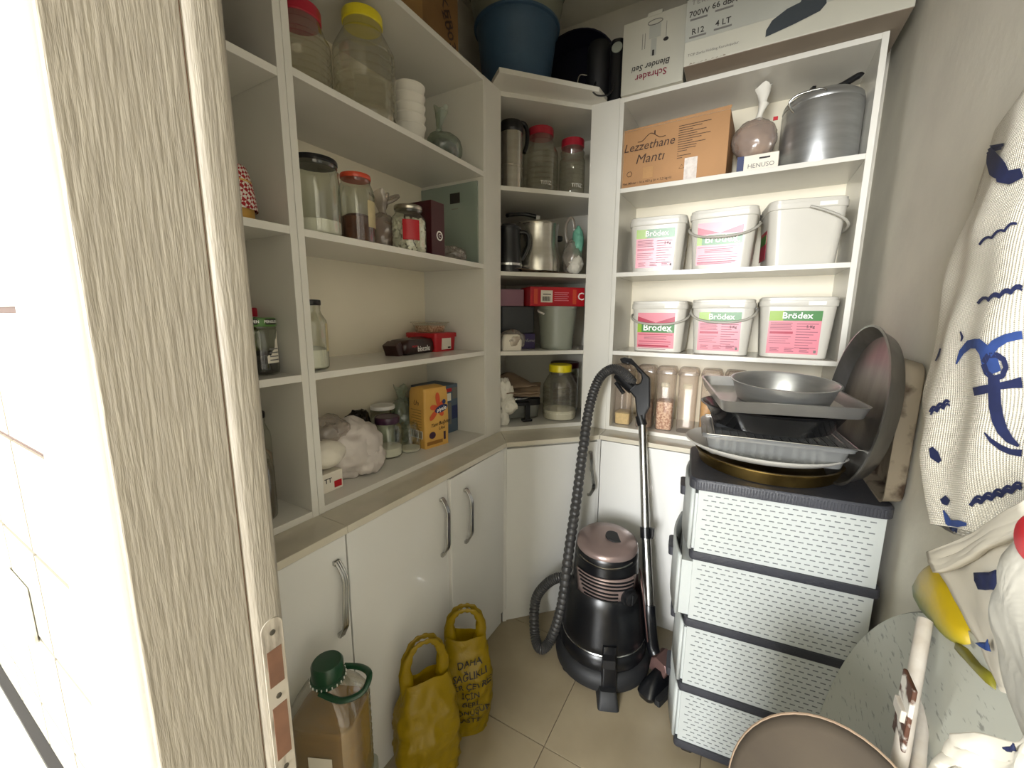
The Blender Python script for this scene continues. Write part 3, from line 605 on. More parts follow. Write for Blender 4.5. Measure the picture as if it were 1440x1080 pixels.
MB().box(-.011, .011, -.012, .012, .236, .268).build('valve_post', M['chrome'], t, bevel=.003)
MB().tube(spline([(.0, 0, .262), (-.06, .02, .274), (-.12, .02, .268), (-.15, .0, .258)], 5), .009, 8).build('lid_lever', M['black'], t, smooth=50)
MB().box(.096, .128, -.014, .014, .155, .18).build('side_handle', M['black'], t, bevel=.005); MB().box(-.128, -.096, -.014, .014, .155, .18).build('side_handle', M['black'], t, bevel=.005)
t = thing('coffee_pot', 'black lidded pot half hidden behind the corner filler strip', 'pot', cpos(.055, .075, z2), RD)
MB().lathe([(.055, 0), (.062, .004), (.058, .10), (.050, .17), (.052, .19)], 28).build('body', M['black'], t, smooth=40); MB().lathe([(.056, .188), (.056, .196), (.03, .21), (.0, .215)], 28).build('lid', M['black'], t, smooth=40)
MB().tube(spline([(.045, 0, .18), (.085, -.01, .175), (.09, -.01, .12), (.062, 0, .06)], 5), .009, 8).build('handle', M['black'], t, smooth=50); MB().lathe([(.0625, .03), (.0625, .04)], 28, False, False).build('steel_band', M['chrome'], t)
t = thing('folded_paper', 'crumpled sheet of brown paper under the pressure cooker', 'paper', cpos(.2, .10, z2), RD)
MB().grid(lambda u, v: (-.14+.29*u, -.085+.20*v, .004+.006*abs(noise.noise(Vector((u*5, v*4, 1))))+(.012*max(0, math.sin(u*5+1))*(1-v) if v < .3 else 0)), 30, 16).build('sheet', M['kraft'], t, smooth=80, solid=.0012)
t = thing('clear_bag', 'clear carrier bag with a teal packet beside the pressure cooker', 'bag', cpos(.382, .10, z2), RD)
blob(t, 'bag', M['pbag'], (-.004, 0, .085), (.044, .05, .095), .25, 12, 31, pinch=.3); blob(t, 'teal_packet', M['teal'], (.015, -.02, .15), (.026, .03, .075), .22, 16, 3, flat=False)
blob(t, 'white_packet', M['cup'], (.0, -.03, .05), (.035, .03, .045), .3, 16, 5)
MB().tube(spline([(-.03, 0, .15), (-.04, 0, .22), (-.02, 0, .265), (.0, 0, .25), (.005, 0, .20)], 5), .007, 8, flat=.4).build('bag_handle', M['pbag'], t, smooth=60)
# third shelf
t = boxthing('dark_box', 'charcoal plastic box standing on a purple box in the corner', 'box', cpos(.118, .125, z3+.075), RD, .165, .15, .13, M['dkbox'], bevel=.006)
t = boxthing('purple_box', 'purple box with silver script under the charcoal box', 'box', cpos(.120, .125, z3), RD, .172, .15, .074, M['purp'])
lettering('Perfume', .022, M['cardg'], t, plane_fn((.045, -.0008, .04), (1,0,0), (0,0,1)), shear=.4)
t = boxthing('pink_box', 'dusty pink box on top of the charcoal box', 'box', cpos(.085, .13, z3+.205), RD, .125, .12, .078, M['pinkc'])
t = thing('grey_bucket', 'small grey-green bucket under the red carton', 'bucket', cpos(.312, .108, z3), RD)
MB().lathe([(.074, 0), (.077, .004), (.079, .03), (.0785, .031), (.094, .185), (.094, .192), (.098, .193), (.098, .204), (.093, .204), (.092, .19), (.076, .006)], 40).build('body', M['greypl'], t, smooth=35)
MB().tube(spline([(-.098, 0, .185), (-.104, -.02, .18), (-.098, -.05, .172), (-.09, -.06, .168)], 4), .005, 8).build('handle', M['white'], t, smooth=50)
t = boxthing('red_carton', 'red carton with a white barcode sticker lying on the grey bucket', 'box', cpos(.292, .055, z3+.205), RD, .275, .15, .088, M['red'])
MB().box(-.085, -.027, -.0008, .001, .017, .072).build('sticker', M['paper'], t, bevel=.0003)
for i in range(8): MB().box(-.078+.005*i, -.0755+.005*i+.001*(i % 2), -.0013, -.0008, .024, .044).build('barcode_bar', M['ink'], t)
MB().box(-.075, -.035, -.0013, -.0008, .052, .056).build('printed_line', M['ink'], t)
for i in range(5): MB().box(-.018, .055-.006*(i % 2), -.0013, 0, .025+.009*i, .028+.009*i).build('printed_line', M['pink'], t)
for q in (-.115, .08): MB().box(q-.004, q+.014, -.0010, 0, .01, .078).build('ornament_band', M['orange'], t)
lettering('C', .05, M['inkw'], t, plane_fn((.118, -.0012, .045), (1,0,0), (0,0,1)), bold=.012)
t = thing('tissue_pack', 'white paper napkin pack in film on the third corner shelf', 'napkins', cpos(.062, .02, z3), RD)
MB().loft([(0.001, .046, .045, .01, 0, .05), (.045, .048, .047, .014, 0, .05), (.07, .040, .045, .016, 0, .05), (.075, .03, .04, .012, 0, .05)], 4).build('napkins', M['paper'], t, smooth=50); blob(t, 'film', M['pbag'], (.01, .05, .045), (.062, .05, .05), .15, 14, 17)
MB().tube([(-.008, .001, .052), (-.002, .0005, .043), (.006, .001, .046)], .0012, 5).build('ink_mark', M['ink'], t)
t = thing('small_bottle', 'small dark bottle between the grey bucket and the corner filler strip', 'bottle', cpos(.392, .19, z3), RD)
MB().lathe([(.026, 0), (.028, .004), (.028, .12), (.018, .145), (.013, .15), (.013, .17)], 20).build('body', mat('violet_grey_plastic', '#4c4654', .4), t, smooth=40); MB().lathe([(.016, .165), (.016, .19), (.012, .192)], 16).build('cap', M['white'], t)
# bottom shelf
t = jar('plastic_jar', 'ribbed clear jar with a yellow lid, white grain in the bottom', cpos(.335, .105, z4), .085, .275, .057, M['yellid'], (.055, M['salt']), kind='pet', lidh=.035, rot=RD)
t = thing('electric_grill', 'black electric grill with a folded lid at the bottom of the corner', 'grill', cpos(.125, .12, z4), RD)
MB().loft([(.01, .108, .10, .03, 0, .1), (.075, .112, .11, .03, 0, .1)], 4).build('base', mat('grey_steel_base', '#8f918c', .35, .6), t, smooth=40)
MB().loft([(.072, .115, .113, .03, 0, .1), (.105, .115, .113, .03, 0, .1)], 4).build('plate', M['blackm'], t, smooth=40); MB().lathe([(.117, .105), (.117, .110)], 40, c=(0, .1, 0), sy=.97).build('chrome_rim', M['chrome'], t, smooth=40)
MB().loft([(.111, .112, .11, .03, 0, .1), (.150, .10, .10, .03, 0, .1)], 4).build('lid', M['blackm'], t, smooth=40)
MB().box(-.02, .045, -.045, -.012, .080, .096).box(.02, .045, -.045, -.03, .006, .096).box(.005, .055, -.05, -.02, 0, .012).build('latch_handle', M['black'], t, bevel=.003)
for i, (sx, dz, rz, w_) in enumerate(((.12, .152, -8, .16), (.15, .162, -22, .14), (.115, .172, 12, .15))):
    t = thing('paper_bag', ('flat brown paper bag on top of the black grill', 'folded brown paper bag hanging over the front of the grill', 'crumpled brown paper bag uppermost on the grill')[i], 'paper bag', cpos(sx, .06+.03*i, z4+dz), RD+R(rz))
    MB().grid(lambda u, v: (-w_/2+w_*u, -.06+.16*v, .004+.010*i*v+.005*noise.noise(Vector((u*4, v*4, i)))-(.03*(.35-v)/.35 if (i == 1 and v < .35) else 0)+(.03*math.sin(PI*u)*v if i == 2 else 0)), 16, 12).build('sheet', M['kraft'], t, smooth=60, solid=.004)
t = thing('plastic_bag', 'crumpled white plastic bag at the left end of the bottom corner shelf', 'bag', cpos(.03, .03, z4), RD)
blob(t, 'bag', M['cup'], (.0, .03, .15), (.040, .045, .075), .35, 13, 41, flat=False); blob(t, 'bag_tail', M['cup'], (.022, .02, .09), (.040, .035, .04), .35, 15, 42, flat=False); blob(t, 'bag_foot', M['cup'], (-.004, .02, .035), (.028, .03, .06), .3, 15, 43)
t = jar('dark_red_jar', 'dark red lidded tub behind the yellow-lidded jar', cpos(.42, .25, z4), .075, .27, .076, M['maroon'], (.2, M['maroon']), lidh=.03, cat='tub')
# ------------------------------------------------------------------ back unit: buckets
M['bail'] = mat('grey_white_bail_plastic', '#a9a59a', .4, var=.03)
def bucket(label, loc, rotz, W, H, dep, front, bail, group=None):
    t = thing('bucket', label, 'bucket', loc, rotz, group)
    hw0, hd0, hw1, hd1 = W/2*.86, dep/2*.86, W/2*.965, dep/2*.965
    MB().loft([(0, hw0-.006, hd0-.006, .03), (.004, hw0, hd0, .034), (H-.035, hw1, hd1, .036), (H-.034, hw1+.003, hd1+.003, .036), (H-.030, hw1+.003, hd1+.003, .036)], 6).build('body', M['bucket'], t, smooth=40)
    MB().loft([(H-.034, W/2-.001, dep/2-.001, .038), (H-.032, W/2, dep/2, .038), (H-.013, W/2, dep/2, .038), (H-.012, W/2-.003, dep/2-.003, .038), (H-.002, W/2-.003, dep/2-.003, .036), (H, W/2-.006, dep/2-.006, .034), (H-.004, W/2-.016, dep/2-.016, .03)], 6).build('lid', M['bucket'], t, smooth=40)
    MB().box(W*.12, W*.33, -dep/2-.0012, -dep/2+.002, H-.030, H-.016).build('tear_tab', M['white'], t, bevel=.0006)
    hd = lambda z: hd0+(hd1-hd0)*(z-.004)/(H-.039)
    P = lambda x, z, e=.0008: (x, -hd(z)-e, z)
    ang = math.atan2(hd1-hd0, H-.039)
    def quad(name, x0, x1, z0, z1, m, e): return MB().add([P(x0, z0, e), P(x1, z0, e), P(x1, z1, e), P(x0, z1, e)], [(0,1,2,3)]).build(name, M[m], t)
    def txt(s_, size, x, z, m, e=.0022, **kw): v, f = text2d(s_, size, **kw); MB().add([P(x+a, z+b, e) for a, b in v], f).build('lettering', M[m], t)
    lw, zt, zb = W*.33, H-.055, .018
    x0, x1 = -lw-.006, lw-.006
    if front == 'text':
        quad('label', x0, x1, zb, zt, 'pink', .0008); quad('label_band', x0, x1, zt-.033, zt+.004, 'green', .0013); quad('label_band_light', x0, x0+lw*.55, zt-.033, zt+.004, 'lime', .0016)
        txt('Brödex', .032, .0, zt-.0145, 'inkw', bold=.018)
        quad('red_bar', x0+.006, -.008, zt-.083, zt-.074, 'crim', .0014)
        for i in range(5): quad('small_print', x0+.006, -.012-.004*(i % 2), zt-.043-.006*i, zt-.0405-.006*i, 'pinktxt', .0013)
        for i in range(4): quad('small_print', x0+.006, -.012-.008*(i % 3), zt-.095-.008*i, zt-.093-.008*i, 'pinktxt', .0013)
        for i in range(10): quad('small_print', .002, x1-.008-.012*(i % 3), zt-.046-.010*i, zt-.0435-.010*i, 'pinktxt', .0013)
        for k in range(3):
            for i in range(3): quad('small_print', x0+.012+.048*k, x0+.042+.048*k-.006*(i % 2), zb+.008+.006*i, zb+.0105+.006*i, 'pinktxt', .0013)
        txt('5 Kg', .014, .045, zt-.055, 'ink', bold=.012)
        quad('code_square', x1-.014, x1-.006, zb+.006, zb+.016, 'greyink', .0015)
    elif front == 'peak':
        quad('label', x0, x1, zb, zt+.004, 'pink', .0008)
        zz = zt-.012
        for sx in (0, 1):
            xa, xb = (x0, (x0+x1)/2) if sx == 0 else (x1, (x0+x1)/2)
            MB().add([P(xa, zz, .0013), P(xb, zz-.026, .0013), P(xa, zz-.030, .0013)], [(0,1,2) if sx else (2,1,0)]).build('label_chevron', M['crim'], t)
        quad('label_band', x0, x1, zz-.070, zz-.032, 'green', .0014); quad('label_band_light', x0, x0+.018, zz-.070, zz-.032, 'lime', .0017)
        txt('Brodex', .040, .0, zz-.049, 'inkw', bold=.016); txt('PLUS', .010, x1-.018, zz-.064, 'inkw', bold=.012)
        quad('red_bar', x0+.004, x1-.006, zz-.080, zz-.077, 'crim', .0013); quad('red_bar', x0+.008, x1-.012, zz-.111, zz-.108, 'crim', .0013); quad('red_bar', x0+.004, x1-.02, zb+.006, zb+.013, 'crim', .0013)
        for i in range(3): quad('small_print', x0+.03, x1-.03-.008*(i % 2), zz-.088-.006*i, zz-.086-.006*i, 'pinktxt', .0013)
        for i in range(4): quad('small_print', x0+.006, x1-.012-.02*(i % 2), zz-.120-.008*i, zz-.118-.008*i, 'pinktxt', .0013)
    if bail:
        drop, zp = bail
        n = 28; pts = [(-(W/2+.006)*math.copysign(abs(math.cos(PI*i/n))**.8, math.cos(PI*i/n)), -(dep/2+.008)*abs(math.sin(PI*i/n))**.38, zp-drop*math.sin(PI*i/n)**.9) for i in range(n+1)]
        MB().tube(pts, .0052, 8, flat=1).build('bail_handle', M['bail'], t, smooth=60)
        for q in (-1, 1): MB().lathe([(.010, 0), (.010, .006)], 14).xf(Matrix.Translation((q*(W/2-.002), 0, zp)) @ Matrix.Rotation(R(90)*q, 4, 'Y')).build('handle_boss', M['bucket'], t)
    return t
GB = 'white tapered bucket with a green and pink label'
bw, bd = .248, .235
ys2 = YB+.022+bd/2
bucket('white bucket standing turned, its green-banded pink label beside the corner filler, upper bucket shelf', (-.378, ys2+.004, 1.582), R(4), .236, .228, bd, 'text', None)
bucket('white bucket with crimson chevrons on its label on the upper bucket shelf', (-.118, ys2, 1.582), R(-2), bw, .232, bd, 'peak', (.058, .180))
b3 = bucket('white bucket turned with its plain side to the front on the upper bucket shelf', (.142, ys2+.002, 1.582), R(8), .252, .236, .225, 'none', None)
MB().tube(spline([(.0, -.118, .205), (.05, -.122, .185), (.10, -.122, .158), (.126, -.10, .135), (.128, -.03, .122)], 5), .005, 8).build('bail_handle', M['bail'], b3, smooth=60)
MB().box(-.1175, -.1165, -.06, .06, .03, .17).xf(Matrix.Rotation(R(0), 4, 'Z')).build('side_label', M['crim'], b3); MB().box(-.1182, -.1172, -.055, .055, .09, .125).build('side_band', M['green'], b3)
bucket('white bucket with crimson chevrons on its label on the lower bucket shelf', (-.345, ys2, 1.2345), 0, .236, .223, bd, 'peak', (.045, .168))
bucket('white bucket with a slack handle across its pink text label on the lower bucket shelf', (-.093, ys2, 1.2345), R(-1), .236, .226, bd, 'text', (.055, .19))
bucket('white bucket with no handle showing beside the side panel on the lower bucket shelf', (.158, ys2, 1.2345), R(1), .252, .232, bd, 'text', None)
# ---------------- dumpling carton, bag, small box, stock pot
mw, mh, md = .405, .232, .22
t = thing('cardboard_box', 'brown carton with dark lettering on the shelf above the buckets', 'carton', (-.530, YB+.028, 1.933), R(-2))
MB().box(0, mw, 0, md, 0, mh).build('carton', M['card'], t, bevel=.002)
MB().add([(0, .0, mh), (mw, 0, mh), (mw+.004, -.004, mh+.012), (0, -.003, mh+.004)], [(0,1,2,3)]).build('top_flap', M['card'], t, solid=.002)
fp = lambda x, z: plane_fn((x, -.0012, z), (1,0,0), (0,0,1))
lettering('Lezzethane', .046, M['inkbr'], t, fp(.105, .163), bold=.003, shear=.25); lettering('Mantı', .052, M['inkbr'], t, fp(.112, .112), bold=0, shear=.25)
MB().tube(spline([(.06, -.001, .182), (.08, -.001, .184), (.112, -.001, .207), (.148, -.001, .186), (.172, -.001, .186)], 5), .0014, 6).build('roof_drawing', M['inkbr'], t); MB().box(.126, .131, -.0016, 0, .2, .214).build('chimney_drawing', M['inkbr'], t)
lettering('Net Miktar : 16 x 450 g (℮ = 7,2 kg ℮)', .013, M['inkbr'], t, fp(.105, .022), bold=.01)
MB().tube([(.031+.011*math.cos(a), -.001, .060+.011*math.sin(a)) for a in [2*PI*i/6 for i in range(6)]], .0011, 5, True).build('hexagon_mark', M['inkbr'], t)
MB().tube([(.232, -.001, .05), (.242, -.001, .064), (.252, -.001, .05)], .0011, 5, True).build('recycling_mark', M['inkbr'], t)
for i in range(15): MB().box(.222, .340-.016*((i*7) % 5)-(.05 if i > 9 else 0), -.0010, 0, .208-.0085*i, .2102-.0085*i).build('printed_line', M['inkbr'], t)
MB().box(.088, .130, -.0008, 0, .034, .078).build('tape_patch', M['tape'], t); MB().box(.252, .300, -.0012, 0, .0, .085).build('tape_patch', mat('glossy_clear_tape', '#d8cfc6', .08, var=.1, scale=60, bump=1, bscale=70), t)
t = boxthing('small_box', 'small white and blue box under the knotted bag', 'box', (-.022, YB+.035, 1.933), R(-2), .135, .12, .062, M['paper'])
MB().box(-.068, -.045, -.001, .002, 0, .062).build('blue_edge', M['navy'], t); lettering('HENUSO', .022, M['greyink'], t, fp(.012, .022)); MB().box(.005, .04, -.001, 0, .044, .050).build('printed_line', M['ink'], t)
t = thing('knotted_bag', 'knotted clear bag of beige wrapped food on the small box', 'bag', (-.040, 1.965, 1.995), 0)
blob(t, 'bag', M['pbag'], (0, 0, .075), (.076, .06, .085), .12, 10, 51, pinch=.35); blob(t, 'wrapped_food', M['meat'], (0, 0, .070), (.069, .053, .072), .15, 12, 52)
MB().tube(spline([(.005, 0, .14), (.012, 0, .17), (.02, 0, .20)], 4), [.022, .014, .011, .010, .010, .012, .014, .017, .019], 10).build('twist', M['cup'], t, smooth=60); knot(t, M['cup'], (.018, 0, .185), .075, .026, 6)
MB().box(.055, .07, -.062, -.058, .11, .122).build('red_tie', M['red'], t)
t = thing('stock_pot', 'tall steel pressure pot with a black curved lid handle', 'pot', (.168, 2.003, 1.933), R(20))
MB().lathe([(.112, 0), (.121, .005), (.1235, .03), (.1235, .205), (.121, .215)], 48).build('body', M['steeldull'], t, smooth=40)
MB().lathe([(.122, .214), (.124, .219), (.120, .235), (.10, .25), (.0, .258)], 48).build('lid', M['steeldull'], t, smooth=50)
MB().box(-.03, .03, -.017, .017, .250, .268).build('lid_bracket', M['chrome'], t, bevel=.003)
MB().tube(spline([(-.028, 0, .262), (.005, 0, .270), (.05, -.01, .285), (.095, -.02, .308), (.105, -.02, .306)], 5), .011, 10).build('lid_handle', M['black'], t, smooth=50)
MB().box(-.045, -.032, -.012, .012, .258, .292).build('lid_catch', M['black'], t, bevel=.002)
MB().tube(spline([(-.105, -.045, .185), (-.135, -.055, .215), (-.115, -.07, .238), (-.055, -.105, .238), (-.04, -.112, .215)], 5), .004, 8).build('wire_handle', M['chrome'], t, smooth=50)
# ---------------- canisters
def canister(label, x, cont):
    t = thing('canister', label, 'canister', (x, 1.955, .8785), R(2), 'clear dry-food canisters')
    MB().loft([(0, .033, .044, .012), (.006, .036, .047, .014), (.255, .0385, .049, .014), (.258, .041, .052, .014), (.262, .041, .052, .014)], 4, True, False).build('body', M['smoke'], t, smooth=40)
    MB().loft([(.260, .0425, .054, .014), (.270, .0425, .054, .014), (.288, .036, .046, .012), (.290, .03, .04, .01)], 4).build('lid', M['smoke'], t, smooth=40)
    MB().tube([(-.036, -.05, .268), (-.026, -.05, .290), (.026, -.05, .290), (.036, -.05, .268)], .0035, 6).build('lid_clip', M['smoke'], t); MB().box(-.018, .018, -.0495, -.0475, .20, .222).build('label_window', M['pet'], t)
    if cont: MB().loft([(.004, .033, .043, .012), (cont[0], .0355, .0455, .012), (cont[0]+.004, .03, .04, .01)], 4).build('contents', M[cont[1]], t, smooth=40)
canister('clear canister with cream grain in the bottom behind the vacuum handle', -.485, (.055, 'rice'))
canister('dim clear canister behind the upright vacuum wand', -.385, (.12, 'meat'))
canister('clear canister half full of speckled brown beans', -.297, (.13, 'beans'))
canister('empty clear canister beside the speckled beans', -.205, None)
canister('clear canister of amber grain beside the empty one', -.113, (.15, 'pasta'))
canister('clear canister half hidden behind the rectangular tray', -.022, (.10, 'rice'))
# ------------------------------------------------------------------ on top of the units
t = thing('cardboard_box', 'old brown cardboard box on top of the left shelf unit', 'carton', (-1.02, 1.075, ZTOP), L90+R(4))
MB().box(0, .335, 0, .22, 0, .36).build('carton', M['cardd'], t, bevel=.003)
for (s_, x, z, a) in (('ULKER', .24, .20, -60), ('2003', .27, .12, -60)): lettering(s_, .06, M['inkbr'], t, plane_fn((x, -.0012, z), (math.cos(R(a)), 0, math.sin(R(a))), (-math.sin(R(a)), 0, math.cos(R(a)))), bold=.01)
MB().box(-.0, .115, -.0022, .0, .05, .30).build('side_flap', mat('faded_cardboard_flap', '#8d6a3a', .8, var=.1), t, bevel=.001)
t = thing('tub', 'round blue plastic tub on the corner shelf unit', 'tub', (-.965, 1.720, ZTOP+TH+.001))
MB().lathe([(.135, 0), (.142, .005), (.158, .20), (.160, .202), (.172, .268), (.182, .270), (.183, .278), (.177, .278), (.170, .268), (.138, .008)], 48).build('body', M['bluetub'], t, smooth=35)
t = thing('tub', 'grey-green plastic tub stacked inside the blue tub', 'tub', (-.965, 1.720, ZTOP+TH+.2))
MB().lathe([(.12, 0), (.155, .07), (.176, .080), (.186, .13), (.20, .22), (.21, .222), (.21, .232), (.203, .232), (.18, .135), (.15, .08)], 48).build('body', M['greytub'], t, smooth=35)
t = thing('tub', 'deep navy plastic tub standing on its side behind the blue tub', 'tub', (-.845, 2.035, ZTOP), R(4))
MB().lathe([(.190, 0), (.198, .006), (.216, .09), (.222, .092), (.222, .10), (.215, .10), (.192, .01)], 40).xf(Matrix.Translation((0, .115, .224)) @ Matrix.Rotation(R(86), 4, 'X')).build('body', M['navytub'], t, smooth=35)
t = thing('coffee_grinder', 'black cylindrical appliance between the navy tub and the white box', 'appliance', (-.668, 1.93, ZTOP), R(20))
MB().lathe([(.052, 0), (.055, .004), (.052, .20), (.054, .21), (.050, .255), (.042, .268), (.0, .27)], 32).build('body', M['blackm'], t, smooth=40)
MB().tube(spline([(-.05, -.02, .14), (-.085, -.035, .13), (-.09, -.04, .05), (-.075, -.035, .01)], 5), .004, 8).build('wire_handle', M['chrome'], t, smooth=50)
MB().tube(spline([(.045, -.03, .15), (.068, -.05, .10), (.055, -.055, .02)], 5), .007, 8).build('handle', M['black'], t, smooth=50)
t = thing('hand_blender', 'black hand appliance with a pale round end lying against the white box', 'appliance', (-.577, 1.905, ZTOP), R(6))
MB().loft([(0, .028, .04, .02), (.10, .029, .04, .02), (.20, .031, .036, .025, 0, -.004), (.235, .026, .028, .02, 0, -.006)], 5).build('body', M['black'], t, smooth=50)
MB().lathe([(.022, 0), (.022, .004), (.019, .005)], 24).xf(Matrix.Translation((.002, -.037, .198)) @ Matrix.Rotation(R(80), 4, 'X')).build('end_disc', M['greypl'], t, smooth=40)
cb = MB().tube(spline([(-.66, 1.868, ZTOP+.09), (-.66, 1.81, ZTOP+.03), (-.645, 1.762, ZTOP+.018), (-.617, 1.775, ZTOP-.01), (-.585, 1.832, ZTOP+.012), (-.57, 1.852, ZTOP+.06)], 6), .0032, 8).build('cable', M['black'], smooth=60)
tag(cb, 'thin black cable looping over the end of the corner board', 'cable')
t = thing('appliance_box', 'white blender box standing upside down on the back shelf unit', 'box', (-.541, YB-.015, 2.2895), R(-1))
w_, h_ = .240, .262
MB().box(0, w_, 0, .23, 0, h_).build('carton', M['cardw'], t, bevel=.002); MB().box(.095, .15, -.0012, .04, h_-.004, h_+.010).build('tuck_flap', M['cardw'], t)
up = lambda x, z: plane_fn((x, -.0012, z), (-1,0,0), (0,0,-1))
lettering('Schrader', .034, M['inkred'], t, up(.118, .052), bold=.014); lettering('Blender Seti', .030, M['ink'], t, up(.116, .086), bold=.015, shear=.2)
g = plane_fn
MB().tube([(.125+.028*math.cos(a), -.001, .235+.009*math.sin(a)) for a in [2*PI*i/16 for i in range(16)]], .0013, 5, True).build('drawing', M['greyink'], t)
MB().box(.104, .148, -.0009, 0, .180, .226).build('drawing', M['cardg'], t); MB().box(.113, .134, -.0009, 0, .118, .178).build('drawing', M['cardg'], t); MB().box(.119, .127, -.0012, 0, .118, .138).build('drawing', M['ink'], t)
for x in (.078, .088): MB().box(x, x+.0018, -.0009, 0, .15, .205).build('drawing', M['greyink'], t)
MB().box(.168, .1695, -.0009, 0, .165, .225).build('drawing', M['greyink'], t); MB().add([(.169+.010*math.cos(a), -.0011, .163+.007*math.sin(a)) for a in [2*PI*i/12 for i in range(12)]], [tuple(range(12))]).build('drawing', M['ink'], t)
t = thing('appliance_box', 'big white vacuum cleaner box jutting out over the back shelf unit', 'box', (-.288, 1.757, 2.2905), R(.7))
bw_, bh_ = .632, .36
MB().box(0, bw_, 0, .33, .001, bh_).build('carton', M['cardw'], t, bevel=.003)
MB().box(.002, bw_-.002, .002, .328, 0, .002).build('underside', M['cardu'], t)
MB().box(.0, bw_, -.0008, .004, .078, bh_-.002).build('grey_print_field', M['cardg'], t)
MB().grid(lambda u, v: (.02+.12*u, -.0012, .003+.006*v*(abs(noise.noise(Vector((u*20, 1, 0))))*1.6)), 30, 1).build('torn_edge', M['cardu'], t)
fp2 = lambda x, z: plane_fn((x, -.0016, z), (1,0,0), (0,0,1))
lettering('ULTRA SESSİZ', .030, M['ink'], t, fp2(.088, .222), bold=.012); lettering('TEKNOLOJİ', .022, M['greyink'], t, fp2(.088, .199), space=1.3)
for s_, x, z in (('700W', .042, .163), ('66 dBA', .122, .169), ('R12', .042, .106), ('4 LT', .122, .110)): lettering(s_, .026, M['ink'], t, fp2(x, z), bold=.012)
for x, z in ((.042, .146), (.122, .151), (.042, .090), (.122, .093)): MB().box(x-.028, x+.028, -.0014, 0, z-.003, z+.003).build('printed_line', M['greyink'], t)
lettering('TCIP Zorlu Holding Kuruluşudur', .012, M['greyink'], t, fp2(.095, .033))
nz = [(.255, .025), (.33, .040), (.40, .058), (.415, .075), (.412, .095), (.39, .098), (.375, .13), (.352, .125), (.345, .10), (.31, .092), (.27, .07), (.255, .045)]
MB().add([(x, -.0018, z) for x, z in nz], [tuple(range(len(nz)))]).build('nozzle_picture', mat('dark_grey_print', '#30363a', .5, var=.1), t)
MB().add([(x, -.0018, z) for x, z in [(.352, .12), (.375, .12), (.385, bh_-.01), (.362, bh_-.01)]], [(0,1,2,3)]).build('tube_picture', bpy.data.materials['dark_grey_print'], t)
vz = [(.425, .085), (.46, .078), (.53, .095), (.59, .125), (.61, .15), (.60, .25), (.52, .28), (.43, .26), (.42, .18)]
MB().add([(x, -.0018, z) for x, z in vz], [tuple(range(len(vz)))]).build('vacuum_picture', M['navytub'], t)
MB().add([(x, -.0022, z) for x, z in [(.432, .092), (.455, .090), (.460, .20), (.432, .20)]], [(0,1,2,3)]).build('vacuum_picture_panel', M['cardg'], t)
# ------------------------------------------------------------------ vacuum cleaner
M['vblack'] = mat('satin_black_plastic', '#0c0d10', .3, var=.08, scale=5)
M['vgrey'] = mat('dark_grey_rubber', '#17181a', .6, var=.1)
M['rose'] = mat('rose_metallic_paint', '#8d7b76', .28, .5, var=.05)
M['rosed'] = mat('dark_rose_metallic', '#6e5450', .3, .5)
M['hose'] = mat('ribbed_grey_hose', '#3b3a39', .45, var=.12, scale=20)
M['hosed'] = mat('dark_ribbed_grey_hose', '#201f1f', .5, var=.12)
VX, VY = -.405, 1.475
va = math.atan2(-VY, -VX)              # front of the machine looks towards the doorway
vac = thing('vacuum_cleaner', 'black and rose drum vacuum cleaner with ribbed hose and steel wand', 'vacuum cleaner', (VX, VY, 0), 0)
fr = va+R(8)
MB().lathe([(.165, .018), (.186, .022), (.190, .045), (.184, .072), (.168, .085), (.160, .088)], 48).build('base_skirt', M['vgrey'], vac, smooth=40)
MB().lathe([(.165, .085), (.172, .10), (.168, .135), (.160, .145), (.163, .150), (.160, .18), (.145, .30), (.136, .345), (.128, .355), (.122, .365)], 48).build('drum', M['vblack'], vac, smooth=40)
MB().lathe([(.1625, .146), (.1645, .150), (.1625, .154)], 48, False, False).build('drum_trim', M['chrome'], vac, smooth=40)
MB().lathe([(.124, .36), (.126, .365), (.123, .44), (.120, .475)], 48).build('motor_housing', M['vblack'], vac, smooth=40)
MB().lathe([(.120, .472), (.1215, .476), (.119, .502), (.110, .512), (.0, .514)], 48).build('top_cover', M['vblack'], vac, smooth=50)
RT0 = Matrix.Rotation(fr, 4, 'Z') @ Matrix.Rotation(R(6), 4, 'Y')
MB().lathe([(.108, .500), (.117, .508), (.116, .520), (.104, .531), (.06, .537), (.0, .538)], 48).xf(Matrix.Translation((-.052*math.cos(fr), -.052*math.sin(fr), .008)) @ RT0).build('top_plate', M['rose'], vac, smooth=50)
def vpt(rad, ang, z): return (rad*math.cos(ang), rad*math.sin(ang), z)
def vpatch(name, m, a0, a1, z0, z1, rfn, off, n=14, parent=vac, taper=0):
    return MB().grid(lambda u, v: vpt(rfn(z0+(z1-z0)*v)+off, fr+R(a0+(a1-a0)*(u+(taper*(1-v)*(1-2*u) if taper else 0))), z0+(z1-z0)*v), n, 4).build(name, m, parent, smooth=60, solid=.004)
rv = lambda z: .1605+(.136-.1605)*(z-.18)/(.345-.18) if z < .345 else .125
vp = vpatch('vent_panel', M['rose'], -66, 52, .350, .440, lambda z: .1255, .002, taper=.06)
for i in range(6):
    z = .357+.0145*i; a0 = -58+3*(5-i); a1 = (14 if i < 3 else 44)
    MB().tube([vpt(.1300, fr+R(a0+(a1-a0)*k/12), z+.004*math.cos(k/12*PI)) for k in range(13)], .0036, 6).build('vent_slat', M['vblack'], vp, smooth=50)
MB().tube([vpt(.121, fr+R(-62+105*k/20), .492-.012*math.sin(PI*k/20)) for k in range(21)], .0025, 6).build('chrome_arc', M['chrome'], vac, smooth=50)
